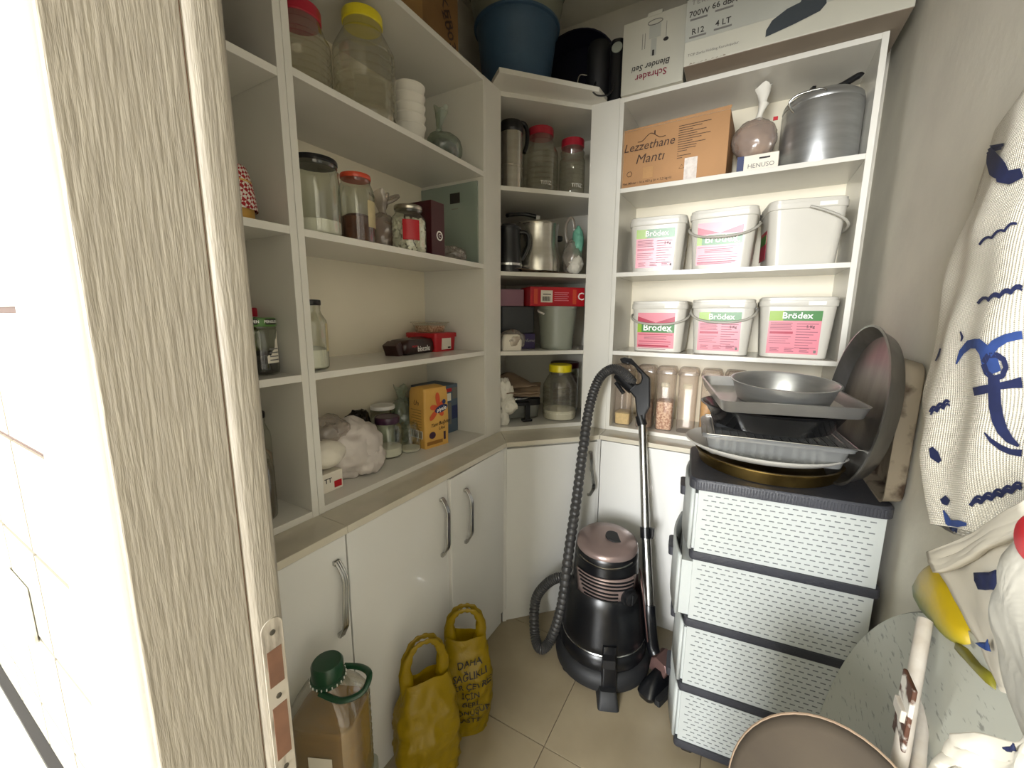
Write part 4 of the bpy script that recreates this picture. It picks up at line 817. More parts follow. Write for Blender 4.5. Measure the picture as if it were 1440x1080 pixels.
MB().prism([(.040*math.cos(a)*(1.1 if math.cos(a) > 0 else .7), .034*math.sin(a)) for a in [2*PI*i/18 for i in range(18)]], 0, .006).xf(Matrix.Translation(Vector(vpt(.020, fr+R(80), .541))) @ Matrix.Rotation(R(12), 4, 'Y')).build('carry_recess', M['blackm'], vac)
k = MB().lathe([(.034, 0), (.034, .008), (.027, .010), (.027, .022), (.022, .026)], 28).xf(Matrix.Translation(Vector(vpt(.126, fr+R(34), .365))) @ Vector((math.cos(fr+R(34)), math.sin(fr+R(34)), 0)).to_track_quat('Z', 'Y').to_matrix().to_4x4()).build('switch_knob', M['black'], vac, smooth=40)
MB().box(-.004, .004, -.020, .020, .022, .029).xf(Matrix.Translation(Vector(vpt(.126, fr+R(34), .365))) @ Vector((math.cos(fr+R(34)), math.sin(fr+R(34)), 0)).to_track_quat('Z', 'Y').to_matrix().to_4x4()).build('knob_grip', M['blackm'], k, bevel=.002)
rot = Matrix.Rotation(fr, 4, 'Z')
fl_ = MB().loft([(0, .02, .030, .008, .172, 0), (.06, .016, .028, .008, .172, 0), (.125, .012, .026, .006, .162, 0), (.16, .008, .024, .006, .158, 0)], 3).xf(Matrix.Rotation(R(2), 4, 'Z') @ rot).build('front_latch', M['vblack'], vac, smooth=40, loc=(0, 0, .035))
MB().box(.17, .20, -.022, .022, .100, .135).xf(rot).build('latch_slot', M['blackm'], fl_)
MB().loft([(0, .045, .038, .01, .195, 0), (.03, .042, .034, .01, .19, 0), (.05, .028, .030, .01, .182, 0)], 3).xf(rot).build('foot_bumper', M['vgrey'], vac, smooth=40)
for a in (-60, 60, 130, -130):
    MB().lathe([(.016, -.011), (.018, -.008), (.018, .008), (.016, .011)], 16).xf(Matrix.Translation(Vector(vpt(.165, fr+R(a), .0185))) @ Matrix.Rotation(R(90), 4, 'X')).build('caster', M['blackm'], vac, smooth=40)
vpatch('side_tool_panel', M['rosed'], 66, 100, .15, .40, rv, .012)
# hose: leaves the drum on its left, drops to the floor, climbs to the handle at the top of the wand
W0 = Vector((0, 1.5, .2)); WN = Vector((1, 0, 0)).cross(Vector((0, .22, .67))).normalized()
wp = lambda u, v: onp(u, v, W0, WN)
hp = [onp(803, 822, (-.5, 1.50, 0), (0, 1, 0)), onp(788, 812, (0, 1.47, 0), (0, 1, 0)), ony(768, 822, 1.45), ony(753, 845, 1.43), onz(752, 890, .06), onz(760, 912, .030), onz(775, 898, .05), ony(790, 850, 1.43),
      ony(800, 775, 1.46), ony(811, 700, 1.52), ony(820, 630, 1.59), ony(829, 572, 1.66), ony(842, 534, 1.70), ony(860, 519, 1.735), ony(876, 524, 1.76), wp(890, 538)]
hp = [Vector(p)-Vector((VX, VY, 0)) for p in hp]
path = spline(hp, 26); rad = [.0215 if i % 3 else .0175 for i in range(len(path))]
MB().tube(path, rad, 14).build('hose', M['hose'], vac, smooth=25)
q0 = hp[0]; q1 = q0+(hp[0]-hp[1]).normalized()*.06
MB().tube([hp[1]+(q0-hp[1])*.35, q1], .0275, 18).build('hose_inlet', M['vblack'], vac, smooth=40)
loc3 = lambda p: Vector(p)-Vector((VX, VY, 0))
w1, w2, w3 = loc3(wp(903.5, 598)), loc3(wp(908, 752)), loc3(wp(913, 858))
MB().tube([w1, w2], .0165, 20).build('wand_upper_tube', M['chrome'], vac, smooth=40); MB().tube([w2-(w2-w1).normalized()*.02, w3], .0185, 20).build('wand_lower_tube', M['chrome'], vac, smooth=40)
MB().tube([w2+(w1-w2).normalized()*.03, w2-(w1-w2).normalized()*.012], .0215, 20).build('wand_joint', M['vblack'], vac, smooth=40)
bt = w2+Vector((.024, .004, .012)); MB().loft([(-.02, .006, .008, .004), (.02, .009, .008, .004)], 3).xf(Matrix.Translation(bt)).build('release_button', M['black'], vac, smooth=40)
# grip: outline traced in the wand's plane, given thickness
out = [(872, 505), (879, 503), (889, 505), (900, 517), (911, 528), (915, 532), (915, 572), (909, 583), (908, 592), (897, 592), (895, 575), (893.5, 560), (888, 553), (879, 545), (890, 536), (897, 541), (901, 539), (903, 533), (902, 527), (897, 522), (889, 511), (883, 513), (875, 511)]
n3 = WN*.016
mb = MB(); pts = [loc3(wp(u, v)) for u, v in out]; nn = len(pts)
mb.add([p-n3 for p in pts]+[p+n3 for p in pts], [tuple(range(nn)), tuple(range(2*nn-1, nn-1, -1))]+[(i, i+nn, (i+1) % nn+nn, (i+1) % nn) for i in range(nn)])
gr = mb.build('wand_grip', M['black'], vac, bevel=.006)
MB().tube([loc3(wp(900, 585)), w1], .021, 18).build('grip_socket', M['black'], gr, smooth=40)
c0, c1 = loc3(wp(872, 530)), loc3(wp(890, 547))
MB().tube([loc3(wp(868.5, 526.5)), c0], .0235, 18).build('hose_collar', M['black'], gr, smooth=40); MB().tube([c0, c1], .026, 20).build('grip_neck', M['vblack'], gr, smooth=40)
MB().tube([loc3(wp(866, 538)), loc3(wp(877, 553))], .009, 10).build('airflow_slider', M['black'], gr, smooth=40)
# floor nozzle
w4 = loc3(wp(915, 872)); 
MB().tube(spline([w3+(w2-w3).normalized()*.02, w3-(w2-w3).normalized()*.03, loc3((-.215, 1.505, .12)), loc3((-.195, 1.49, .085))], 6), .024, 18).build('nozzle_elbow', M['vblack'], vac, smooth=40)
nz_ = MB().loft([(.0, .030, .105, .02), (.02, .034, .11, .02), (.05, .024, .08, .02), (.075, .012, .035, .01)], 4).xf(Matrix.Translation(loc3((-.172, 1.462, .002))) @ Matrix.Rotation(R(-22), 4, 'Z') @ Matrix.Rotation(R(0), 4, 'Y')).build('floor_nozzle', M['vblack'], vac, smooth=40)
MB().loft([(.04, .032, .040, .006), (.085, .036, .042, .006), (.10, .022, .036, .006)], 3).xf(Matrix.Translation(loc3((-.182, 1.49, .012))) @ Matrix.Rotation(R(-22), 4, 'Z') @ Matrix.Rotation(R(14), 4, 'Y')).build('nozzle_cover', M['rosed'], nz_, smooth=30)
MB().loft([(.0, .012, .048, .006), (.022, .010, .048, .008)], 3).xf(Matrix.Translation(loc3((-.148, 1.405, .004))) @ Matrix.Rotation(R(-22), 4, 'Z')).build('nozzle_brush', M['vgrey'], nz_, smooth=40)
# ------------------------------------------------------------------ drawer unit
M['dgrey'] = mat('charcoal_woven_plastic', '#33343a', .5, var=.08, scale=20, bump=.5, bscale=160)
M['dwhite'] = mat('white_woven_plastic', '#b3b7b4', .45, var=.02, bump=.15, bscale=120)
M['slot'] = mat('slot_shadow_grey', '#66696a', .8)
du = thing('drawer_unit', 'white and charcoal woven plastic drawer unit with four drawers', 'drawer unit', (-.080, 1.232, 0), R(6.2))
DL, DW = .425, .315
MB().loft([(.905, DL/2+.020, DW/2+.012, .03, DL/2-.006, DW/2), (.930, DL/2+.020, DW/2+.012, .03, DL/2-.006, DW/2), (.936, DL/2+.016, DW/2+.008, .03, DL/2-.006, DW/2)], 5).build('top_lid', M['dgrey'], du, smooth=40)
for i in range(58): pass
rb = MB()
for i in range(60): x = -.012+.0072*i; rb.box(x, x+.0036, -.0135, -.0115, .908, .929)
o = rb.build('lid_ribs', M['dgrey'], bpy.data.objects['top_lid']); o['kind'] = 'stuff'
lev = [.905, .688, .466, .238, .03]
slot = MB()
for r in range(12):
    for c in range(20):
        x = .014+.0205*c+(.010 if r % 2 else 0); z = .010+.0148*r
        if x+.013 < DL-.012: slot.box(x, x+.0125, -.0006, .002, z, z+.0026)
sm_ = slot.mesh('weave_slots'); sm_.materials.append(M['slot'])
for i in range(4):
    zt, zb = lev[i], lev[i+1]+.022
    h = zt-zb
    sp_ = MB().box(.0, DL, 0, .012, zb, zt-.001).build('side_panel', M['dwhite'], du, bevel=.001)
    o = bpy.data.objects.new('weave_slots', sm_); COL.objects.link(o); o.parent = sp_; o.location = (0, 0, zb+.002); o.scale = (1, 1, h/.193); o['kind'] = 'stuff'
    MB().loft([(zb-.024, DL/2+.010, DW/2+.006, .012, DL/2, DW/2), (zb-.018, DL/2+.012, DW/2+.008, .014, DL/2, DW/2), (zb+.001, DL/2+.010, DW/2+.006, .012, DL/2, DW/2)], 4).build('frame_rail', M['dgrey'], du, smooth=40)
    op = -.022 if i == 1 else 0.0
    dr = MB().grid(lambda u, v: (-.012-.020*math.sin(PI*u)+op, .004+(DW-.008)*u, zb+.002+(h-.006)*v), 14, 1).build('drawer', M['dwhite'], du, smooth=60, solid=.008)
    MB().box(-.008+op, .30, .012, DW-.012, zb+.002, zt-.02).build('drawer_box', M['dwhite'], dr)
    MB().loft([(zt-.075, .012, .040, .010, -.036+op, DW/2), (zt-.045, .014, .042, .012, -.036+op, DW/2)], 4).build('drawer_handle', M['dgrey'], dr, smooth=40)
    MB().box(.012, DL-.002, DW-.012, DW, zb, zt-.001).build('far_panel', M['dwhite'], du); MB().box(DL-.010, DL-.001, .012, DW-.012, zb, zt-.001).build('rear_panel', M['dgrey'], du)
for (x, y) in ((.03, .03), (DL-.04, .03), (.03, DW-.03), (DL-.04, DW-.03)): MB().loft([(0, .016, .016, .005, x, y), (.012, .022, .02, .006, x, y)], 3).build('foot', M['black'], du, smooth=40)
# ------------------------------------------------------------------ trays and pans on the drawer unit
M['alu'] = mat('worn_aluminium', '#c4c2bd', .36, .85, var=.10, scale=7, bump=.15, bscale=40)
M['brass'] = mat('tarnished_brass', '#8a7444', .42, 1, var=.25, scale=10, col2='#5d4c2a')
M['enamel'] = mat('black_enamel', '#0d0d0f', .18, var=.1)
M['plat'] = mat('white_glazed_steel', '#cfccc4', .25, .2, var=.04)
M['rust'] = mat('scorched_old_tin', '#8f8370', .6, .3, var=.2, scale=16, col2='#3f2f20', lo=.52, hi=.66)
M['frost'] = thin_glass('frosted_plastic', '#d8d8d4', .5, .08, .12, '#c9cbca', .42)
zl = .9362
t = thing('round_tray', 'tarnished brass round tray at the bottom of the stack', 'tray', (.082, 1.455, zl))
MB().lathe([(.178, 0), (.184, .003), (.193, .036), (.198, .037), (.198, .040), (.191, .040), (.182, .006)], 56).build('tray', M['brass'], t, smooth=40)
t = thing('oval_platter', 'white oval platter with a wide rim under the frosted container', 'platter', (.070, 1.462, zl+.036), R(4))
MB().lathe([(.62, 0), (.70, .004), (.88, .012), (1.0, .028), (1.008, .031), (.99, .033), (.86, .018), (.64, .006)], 56, sx=.218, sy=.190).build('dish', M['plat'], t, smooth=50)
t = thing('frosted_container', 'frosted plastic divided container lying on the oval platter', 'container', (.085, 1.455, zl+.046), R(6))
MB().loft([(0.0, .165, .105, .02), (.052, .178, .118, .024), (.054, .188, .128, .024), (.060, .188, .128, .024)], 5).build('body', M['frost'], t, smooth=40)
MB().loft([(.060, .190, .130, .024), (.066, .186, .126, .022)], 5).build('lid', M['frost'], t, smooth=40)
for x0 in (-.15, -.055, .045):
    for k in range(4): MB().box(x0+.022*k, x0+.022*k+.012, -.108, -.100, .004, .05).build('cup_divider', M['frost'], t, bevel=.003)
t = thing('wire_rack', 'thin chrome wire rack lying over the frosted container', 'rack', (.10, 1.455, zl+.1145), R(6))
pr_ = [(-.19, -.13, 0), (.19, -.13, 0), (.19, .13, 0), (-.19, .13, 0)]
MB().tube(pr_, .0022, 6, True).build('frame_wire', M['chrome'], t)
cwm = MB().tube([(0, -.13, 0), (0, .13, 0)], .0013, 5).mesh('cross_wire'); cwm.materials.append(M['chrome'])
for i in range(17): o = bpy.data.objects.new('cross_wire', cwm); COL.objects.link(o); o.parent = t; o.location = (-.17+.02125*i, 0, 0)
t = thing('baking_tray_box', 'dark grater-edged tin beneath the black enamel pan', 'tin', (.05, 1.50, zl+.117), R(8)); MB().loft([(0, .125, .09, .01), (.012, .128, .093, .01)], 3).build('tin', M['vgrey'], t)
t = thing('enamel_pan', 'black enamel oval roasting pan under the rectangular tray', 'pan', (.085, 1.425, zl+.130), R(8))
MB().lathe([(.70, 0), (.78, .006), (.94, .055), (1.0, .062), (1.01, .066), (.985, .067), (.91, .056), (.76, .010)], 52, sx=.192, sy=.165).build('pan', M['enamel'], t, smooth=40)
TT = R(4.6)
# rectangular tray: near edge picked in the photograph, far side resting a little higher
nl, nr_ = Vector((-.043, 1.205, 1.172)), Vector((.290, 1.292, 1.172)); ta = math.atan2((nr_-nl).y, (nr_-nl).x); tw = (nr_-nl).length
t = thing('rectangular_tray', 'rectangular aluminium tray with raised edges under the round pan', 'tray', (nl.x, nl.y, 1.138), rot=(TT, 0, ta))
td = .315
MB().loft([(0, tw/2-.012, td/2-.012, .02, tw/2, td/2), (.003, tw/2-.008, td/2-.008, .022, tw/2, td/2), (.032, tw/2, td/2, .026, tw/2, td/2), (.034, tw/2+.002, td/2+.002, .026, tw/2, td/2), (.034, tw/2-.004, td/2-.004, .024, tw/2, td/2), (.005, tw/2-.012, td/2-.012, .02, tw/2, td/2)], 5).build('tray', M['alu'], t, smooth=40)
t = thing('round_pan', 'round steel cake pan on top of the whole stack', 'pan', (.102, 1.384, 1.1565), rot=(TT, 0, ta))
MB().lathe([(.108, 0), (.112, .003), (.129, .054), (.133, .055), (.134, .058), (.129, .058), (.125, .052), (.108, .006)], 56).build('pan', M['steeldull'], t, smooth=40)
# leaning pans
def standing(name, label, c, az, lean, prof, m, cat):
    t = thing(name, label, cat, c)
    n = Vector((-math.cos(az)*math.cos(lean), -math.sin(az)*math.cos(lean), math.sin(lean)))
    MB().lathe(prof, 64).xf(n.to_track_quat('Z', 'Y').to_matrix().to_4x4()).build('pan', m, t, smooth=40); return t
standing('leaning_pan', 'large round aluminium pan leaning upright against the wall', (.300, 1.408, 1.152), R(5), R(6), [(.190, 0), (.195, .002), (.214, .034), (.219, .035), (.220, .038), (.214, .039), (.192, .006)], mat('dark_worn_aluminium', '#85827e', .34, .9, var=.2, scale=5, stretch=(4, 4, .6)), 'pan')
t = thing('old_baking_tin', 'scorched rectangular baking tin standing on edge against the wall', 'tin', (.343, 1.450, .9362), R(0))
mb = MB().loft([(0, .168, .172, .03), (.003, .172, .176, .03), (.036, .178, .182, .034), (.039, .180, .184, .034), (.039, .174, .178, .03), (.005, .166, .170, .028)], 5)
mb.xf(Matrix.Translation((.022, 0, .180)) @ Matrix.Rotation(R(-90), 4, 'Y')).build('tin', M['rust'], t, smooth=40)
# ------------------------------------------------------------------ floor by the left cabinets
M['oil'] = mat('golden_cooking_oil', '#8f6a26', .15, var=.12, scale=12, stretch=(1, 1, 5))
M['greencap'] = mat('dark_green_cap', '#0f3a22', .35)
M['steeltube'] = mat('grey_steel_tube', '#8a8781', .35, .9)
ob = thing('oil_bottle', 'big clear cooking oil bottle with a green cap and carrying handle', 'bottle', (-.752, .492, .300), R(25))
MB().loft([(0, .070, .058, .03), (.006, .077, .064, .034)]+[(.012+.0095*i, (.078 if i % 2 else .0755), (.065 if i % 2 else .063), .036) for i in range(22)]+[(.225, .077, .064, .038), (.25, .066, .056, .04), (.272, .045, .042, .04), (.288, .026, .026, .026), (.30, .024, .024, .024)], 6, True, False).build('body', M['pet'], ob, smooth=50)
MB().loft([(.004, .070, .058, .03), (.012, .0735, .061, .034), (.20, .0735, .061, .034), (.205, .07, .058, .034)], 6).build('oil', M['oil'], ob, smooth=50)
MB().lathe([(.034, .282), (.037, .284), (.037, .292), (.034, .294), (.034, .322), (.030, .328), (.0, .330)], 36).build('cap', M['greencap'], ob, smooth=40)
cap = bpy.data.objects['cap'] if 'cap' in bpy.data.objects else ob
for i in range(22):
    a = 2*PI*i/22; MB().box(-.0012, .0012, -.001, .001, .286, .291).xf(Matrix.Translation((.0375*math.cos(a), .0375*math.sin(a), 0)) @ Matrix.Rotation(a, 4, 'Z')).build('seal_tooth', M['white'], ob)
MB().tube(spline([(.0, -.036, .282), (.05, -.040, .272), (.088, -.02, .276), (.092, .01, .290), (.06, .034, .284), (.02, .036, .282)], 6), .0055, 8, flat=1.3).build('carry_handle', M['greencap'], ob, smooth=50)
MB().add([(-.02, -.0655, .06), (.034, -.0655, .06), (.034, -.0655, .15), (-.02, -.0655, .15)], [(0,1,2,3)]).build('label', M['paper'], ob)
st = thing('step_stool', 'low folding step stool with grey steel legs under the oil bottle', 'stool', (-.752, .492, 0), R(25))
MB().loft([(.276, .080, .070, .02), (.2995, .080, .070, .02)], 4).build('step', M['greypl'], st, smooth=40)
for sx in (-1, 1):
    MB().tube([(sx*.060, -.05, .285), (sx*.060, .07, .009)], .009, 10).build('leg', M['steeltube'], st, smooth=40); MB().tube([(sx*.046, .05, .285), (sx*.046, -.07, .009)], .009, 10).build('leg', M['steeltube'], st, smooth=40)
# yellow carrier bags
M['ybag'] = None
def bagmat(name, col, mix=.35):
    m = bpy.data.materials.new(name); m.use_nodes = True; nt = m.node_tree; b = nt.nodes['Principled BSDF']; out = nt.nodes['Material Output']
    tc = nt.nodes.new('ShaderNodeTexCoord'); nz = nt.nodes.new('ShaderNodeTexNoise'); nz.inputs['Scale'].default_value = 9; nt.links.new(tc.outputs['Object'], nz.inputs['Vector'])
    rp = nt.nodes.new('ShaderNodeValToRGB'); c = lin(col); rp.color_ramp.elements[0].color = (*[x*.82 for x in c], 1); rp.color_ramp.elements[1].color = (*[min(1, x*1.12) for x in c], 1)
    nt.links.new(nz.outputs[0], rp.inputs[0]); nt.links.new(rp.outputs[0], b.inputs['Base Color']); b.inputs['Roughness'].default_value = .35
    n2 = nt.nodes.new('ShaderNodeTexNoise'); n2.inputs['Scale'].default_value = 22; n2.inputs['Distortion'].default_value = 1.5; nt.links.new(tc.outputs['Object'], n2.inputs['Vector'])
    bp = nt.nodes.new('ShaderNodeBump'); bp.inputs['Strength'].default_value = .5; bp.inputs['Distance'].default_value = .006; nt.links.new(n2.outputs[0], bp.inputs['Height']); nt.links.new(bp.outputs[0], b.inputs['Normal'])
    tl = nt.nodes.new('ShaderNodeBsdfTranslucent'); nt.links.new(rp.outputs[0], tl.inputs[0]); mx = nt.nodes.new('ShaderNodeMixShader'); mx.inputs[0].default_value = mix
    nt.links.new(b.outputs[0], mx.inputs[1]); nt.links.new(tl.outputs[0], mx.inputs[2]); nt.links.new(mx.outputs[0], out.inputs[0]); return m
M['ybag'] = bagmat('yellow_carrier_bag', '#9c8209')
def carrier(label, loc, rotz, W, Dp, H, seed, hh, text=False):
    """standing carrier bag; local -y is its printed face"""
    t = thing('carrier_bag', label, 'bag', loc, rotz); off = Vector((seed*2.7, seed, seed*.6))
    def fn(u, v):
        th = 2*PI*u; z = H*v
        prof = (.88+.16*math.sin(PI*min(1, v*1.05)))*(1-.16*max(0, v-.72)/.28)
        cx, cy = math.cos(th), math.sin(th); sq = (abs(cx)**3+abs(cy)**3)**(-1/3)
        x, y = W/2*cx*sq*prof, Dp/2*cy*sq*prof*(1-.55*max(0, v-.55)/.45)
        p = Vector((x*15, y*15, z*12))+off
        k = 1+.13*noise.noise(p)+.20*(.3-abs(noise.noise(p*1.7)))+.09*(.3-abs(noise.noise(p*3.9)))
        return (x*k, y*k, max(.002, z+(.006+.05*max(0, v-.8))*noise.noise(p*1.5)-.045*max(0, v-.85)/.15*math.cos(th)**2*0 if v > .02 else .002))
    MB().grid(fn, 64, 40).build('bag', M['ybag'], t, smooth=80)
    MB().grid(lambda u, v: (W*.82*(u-.5), Dp*.6*(v-.5), .003), 4, 4).build('bottom', M['ybag'], t)
    for y in (-.004, .012):
        w2 = W*.26
        pts = spline([(-w2*1.05, y, H*.80), (-w2*1.22, y, H+hh*.35), (-w2*.72, y*1.4, H+hh*.88), (.0, y*1.5, H+hh), (w2*.72, y*1.4, H+hh*.88), (w2*1.22, y, H+hh*.35), (w2*1.05, y, H*.80)], 6)
        n = len(pts); MB().tube(pts, [.030-.0225*math.sin(PI*i/(n-1))**.6+.002*math.sin(i*1.7) for i in range(n)], 10, flat=.45).build('bag_handle', M['ybag'], t, smooth=70)
    if text:
        def surf(x, z):
            v = z/H; prof = (.88+.16*math.sin(PI*min(1, v*1.05)))*(1-.16*max(0, v-.72)/.28)
            xx = max(-.94, min(.94, x/(W/2*prof))); q = (1-abs(xx)**3)**(1/3); y = -Dp/2*q*prof*(1-.55*max(0, v-.55)/.45)
            p = Vector((x*15, y*15, z*12))+off; k = 1+.13*noise.noise(p)+.20*(.3-abs(noise.noise(p*1.7)))+.09*(.3-abs(noise.noise(p*3.9)))
            return (x*k, y*k-.004, z)
        for s_, z, sz, sl in (('DAHA', .262, .036, .10), ('SAĞLIKLI', .228, .034, .14), ('BİR ÇEVRE', .196, .034, .06), ('İÇİN', .164, .032, .1), ('GERİ', .135, .03, 0), ('DÖNÜŞÜR', .104, .03, .05), ('LASTİK', .072, .032, .06)):
            v_, f_ = text2d(s_, sz*.82, bold=.012); MB().add([surf(x+.012, z+y+sl*x) for x, y in v_], f_).build('lettering', M['ink'], t)
    return t
carrier('plain yellow plastic carrier bag standing before the cabinet doors', (-.735, .785, 0), R(58), .175, .15, .345, 1.3, .115)
carrier('yellow plastic carrier bag with black lettering behind the plain yellow one', (-.735, .985, 0), R(38), .165, .14, .335, 4.2, .09, True)
# ------------------------------------------------------------------ right side: folding table, padded board, hanging cloth and bags
M['speck'] = mat('speckled_grey_laminate', '#a9a99d', .4, col2='#7d7d74', scale=70, stretch=(1, .5, 1.6), lo=.60, hi=.68)
M['offw'] = mat('chipped_white_paint', '#bdb6ab', .45, var=.06, scale=30, col2='#b0a699', bump=.2)
M['rusty'] = mat('rusty_chipped_bracket', '#4b2c1c', .6, col2='#c9c4ba', scale=28, lo=.46, hi=.54)
el = R(10); n = Vector((-math.cos(el), 0, math.sin(el))); tu = Vector((math.sin(el), 0, math.cos(el))); tv = Vector((0, 1, 0)); cT = Vector((.259, .693, .471)); RT = .478
t = thing('folding_table', 'round folding table with speckled grey underside leaning on the wall', 'table', cT)
q = Matrix((( -tv.x, tu.x, n.x, 0), (-tv.y, tu.y, n.y, 0), (-tv.z, tu.z, n.z, 0), (0, 0, 0, 1)))
MB().lathe([(RT-.004, -.016), (RT, -.012), (RT, -.004), (RT-.003, 0)], 96).xf(q).build('table_top', M['speck'], t, smooth=40)
MB().lathe([(RT+.0005, -.012), (RT+.002, -.010), (RT+.002, -.006), (RT+.0005, -.004)], 96, False, False).xf(q).build('edge_band', M['blackm'], t, smooth=40)
P1 = onx(1301, 872, .312)-cT; P2 = onx(1262, 1088, .255)-cT
lg = MB().tube([P1, P2, P2+(P2-P1)*.8], .0105, 12, flat=1.0).build('folded_leg', M['offw'], t, smooth=40)
MB().tube([P1+Vector((.012, -.012, -.12)), P2+Vector((.012, -.03, 0))], .009, 10).build('folded_leg', M['offw'], t, smooth=40)
hb_ = P2+Vector((.006, .040, .09))
MB().box(-.002, .004, -.026, .02, -.065, .045).xf(Matrix.Translation(hb_)).build('hinge_bracket', M['rusty'], t, bevel=.002); MB().box(-.008, .0, -.02, .014, -.02, .0).xf(Matrix.Translation(hb_)).build('hinge_pin', M['offw'], t, bevel=.002)
# padded board with a rounded end
M['suede'] = mat('beige_brown_cloth', '#332b22', .9, var=.12, scale=5, bump=.25, bscale=60, col2='#40372b')
bo = thing('ironing_board', 'padded board end with beige-brown cloth cover before the folding table', 'board', (.096, .59, 0), rot=(R(-9), R(5), R(-10)))
H0 = .795
def outline(s):
    pts = []
    for i in range(25):
        a = PI*i/24; pts.append((.128*s*math.cos(a), H0-.165+.165*s*math.sin(a)))
    return [(.100*s, .02)]+pts+[(-.100*s, .02)]
def slab(y0, y1, s0, s1):
    p0, p1 = outline(s0), outline(s1); n_ = len(p0)
    return [[(x, y0, z) for x, z in p0], [(x, y1, z) for x, z in p1]]
rg = slab(-.012, -.012, .93, .93)[:1]+[[(x, -.004, z) for x, z in outline(.985)], [(x, .004, z) for x, z in outline(1.0)], [(x, .014, z) for x, z in outline(.985)], [(x, .016, z) for x, z in outline(.95)]]
MB().rings(rg).build('padded_cover', M['suede'], bo, smooth=50)
MB().tube([(x, .005, z) for x, z in outline(1.002)], .0022, 6).build('cover_seam', M['kraft'], bo, smooth=50)
for x0, z0, x1, z1_ in ((.0, H0-.055, .004, H0-.10), (-.055, H0-.10, -.066, H0-.14), (.03, H0-.08, .045, H0-.13)): MB().tube(spline([(x0, -.0125, z0), ((x0+x1)/2+.002, -.0135, (z0+z1_)/2), (x1, -.0125, z1_)], 4), .0016, 6).build('cover_crease', M['suede'], bo, smooth=50)
# hanging knit cloth, built as a draped surface that follows the wall
def knit(name):
    m = bpy.data.materials.new(name); m.use_nodes = True; nt = m.node_tree; b = nt.nodes['Principled BSDF']
    tc = nt.nodes.new('ShaderNodeTexCoord'); mp = nt.nodes.new('ShaderNodeMapping'); mp.inputs['Scale'].default_value = (1, 1, 1); nt.links.new(tc.outputs['UV'], mp.inputs[0])
    w1 = nt.nodes.new('ShaderNodeTexWave'); w1.inputs['Scale'].default_value = 26; w1.inputs['Distortion'].default_value = .6; w1.bands_direction = 'X'
    w2 = nt.nodes.new('ShaderNodeTexWave'); w2.inputs['Scale'].default_value = 34; w2.inputs['Distortion'].default_value = .6; w2.bands_direction = 'Y'
    mm = nt.nodes.new('ShaderNodeMath'); mm.operation = 'MULTIPLY'
    for w_ in (w1, w2): nt.links.new(mp.outputs[0], w_.inputs[0])
    nt.links.new(w1.outputs['Fac'], mm.inputs[0]); nt.links.new(w2.outputs['Fac'], mm.inputs[1])
    rp = nt.nodes.new('ShaderNodeValToRGB'); rp.color_ramp.elements[0].color = (*lin('#cdc6b7'), 1); rp.color_ramp.elements[1].color = (*lin('#ece7da'), 1); rp.color_ramp.elements[1].position = .5
    nt.links.new(mm.outputs[0], rp.inputs[0]); nt.links.new(rp.outputs[0], b.inputs['Base Color'])
    bp = nt.nodes.new('ShaderNodeBump'); bp.inputs['Strength'].default_value = .6; bp.inputs['Distance'].default_value = .003; nt.links.new(mm.outputs[0], bp.inputs['Height']); nt.links.new(bp.outputs[0], b.inputs['Normal'])
    b.inputs['Roughness'].default_value = .85; return m
M['knit'] = knit('white_knit_cotton'); M['navyp'] = mat('navy_knit_print', '#161f48', .8, var=.15, scale=40); M['bluep'] = mat('blue_knit_print', '#27407c', .8, var=.15, scale=40)
def lerp(tab, z):
    for (z0, a), (z1_, b) in zip(tab, tab[1:]):
        if z0 >= z >= z1_: return a+(b-a)*(z0-z)/(z0-z1_)
    return tab[0][1] if z > tab[0][0] else tab[-1][1]
# far (visible) outline of the cloth, read where it lies some 4 cm off the wall
XS = XR-.030
far = [(onx(u, v, XS).z, onx(u, v, XS).y) for u, v in ((1445, 118), (1425, 150), (1392, 200), (1374, 270), (1358, 335), (1340, 405), (1322, 480), (1310, 550), (1307, 610), (1313, 665), (1325, 715), (1338, 752))]
Z1, Z0 = far[0][0], far[-1][0]
wid = [(Z1, .30), (1.55, .40), (1.3, .47), (1.1, .48), (Z0, .46)]
hk = Vector((XR, .90, 1.74))
def S(u, v):
    z = Z1+(Z0+.13*u-Z1)*v; y = lerp(far, z)-lerp(wid, z)*u
    b_ = math.sin(PI*min(1, u*.92))**1.2*(.35+.65*min(1, v*3))
    fold = .009*math.sin(u*11-v*3.2+.6)*(.3+.7*v)+.005*math.sin(u*23+v*5)*v+.008*noise.noise(Vector((u*4, v*6, 2.2)))
    x = XS-.060*b_-fold*min(1, u*8)
    if u < .035: x = XS+(XR-.004-XS)*(1-u/.035)
    return Vector((min(x, XR-.004), y, z))
cl = thing('knit_cloth', 'white knit cloth printed with navy anchors hanging on the wall', 'cloth', (XR, .95, Z0))
O = Vector((XR, .95, Z0))
mb = MB().grid(lambda u, v: tuple(S(u, v)-O), 90, 110)
ko = mb.build('cloth', M['knit'], cl, smooth=80)
uvl = ko.data.uv_layers.new(name='UVMap')
for poly in ko.data.polygons:
    for li, vi in zip(poly.loop_indices, poly.vertices):
        i, j = vi % 91, vi//91; uvl.data[li].uv = (i/90*.42*3, j/110*.75*3)
from mathutils.bvhtree import BVHTree
bvh = BVHTree.FromPolygons([Vector(p) for p in mb.v], mb.f)
def hit(px, py):
    """where the line of sight of a photo pixel meets the cloth: the print lies on that spot of the cloth"""
    d = ray(px, py).normalized(); r_ = bvh.ray_cast(CAM-O, d)
    if r_[0] is None:
        r_ = bvh.find_nearest(onx(px, py, .28)-O)
    n_ = r_[1] if r_[1].dot(d) < 0 else -r_[1]
    return r_[0]+n_*.0022
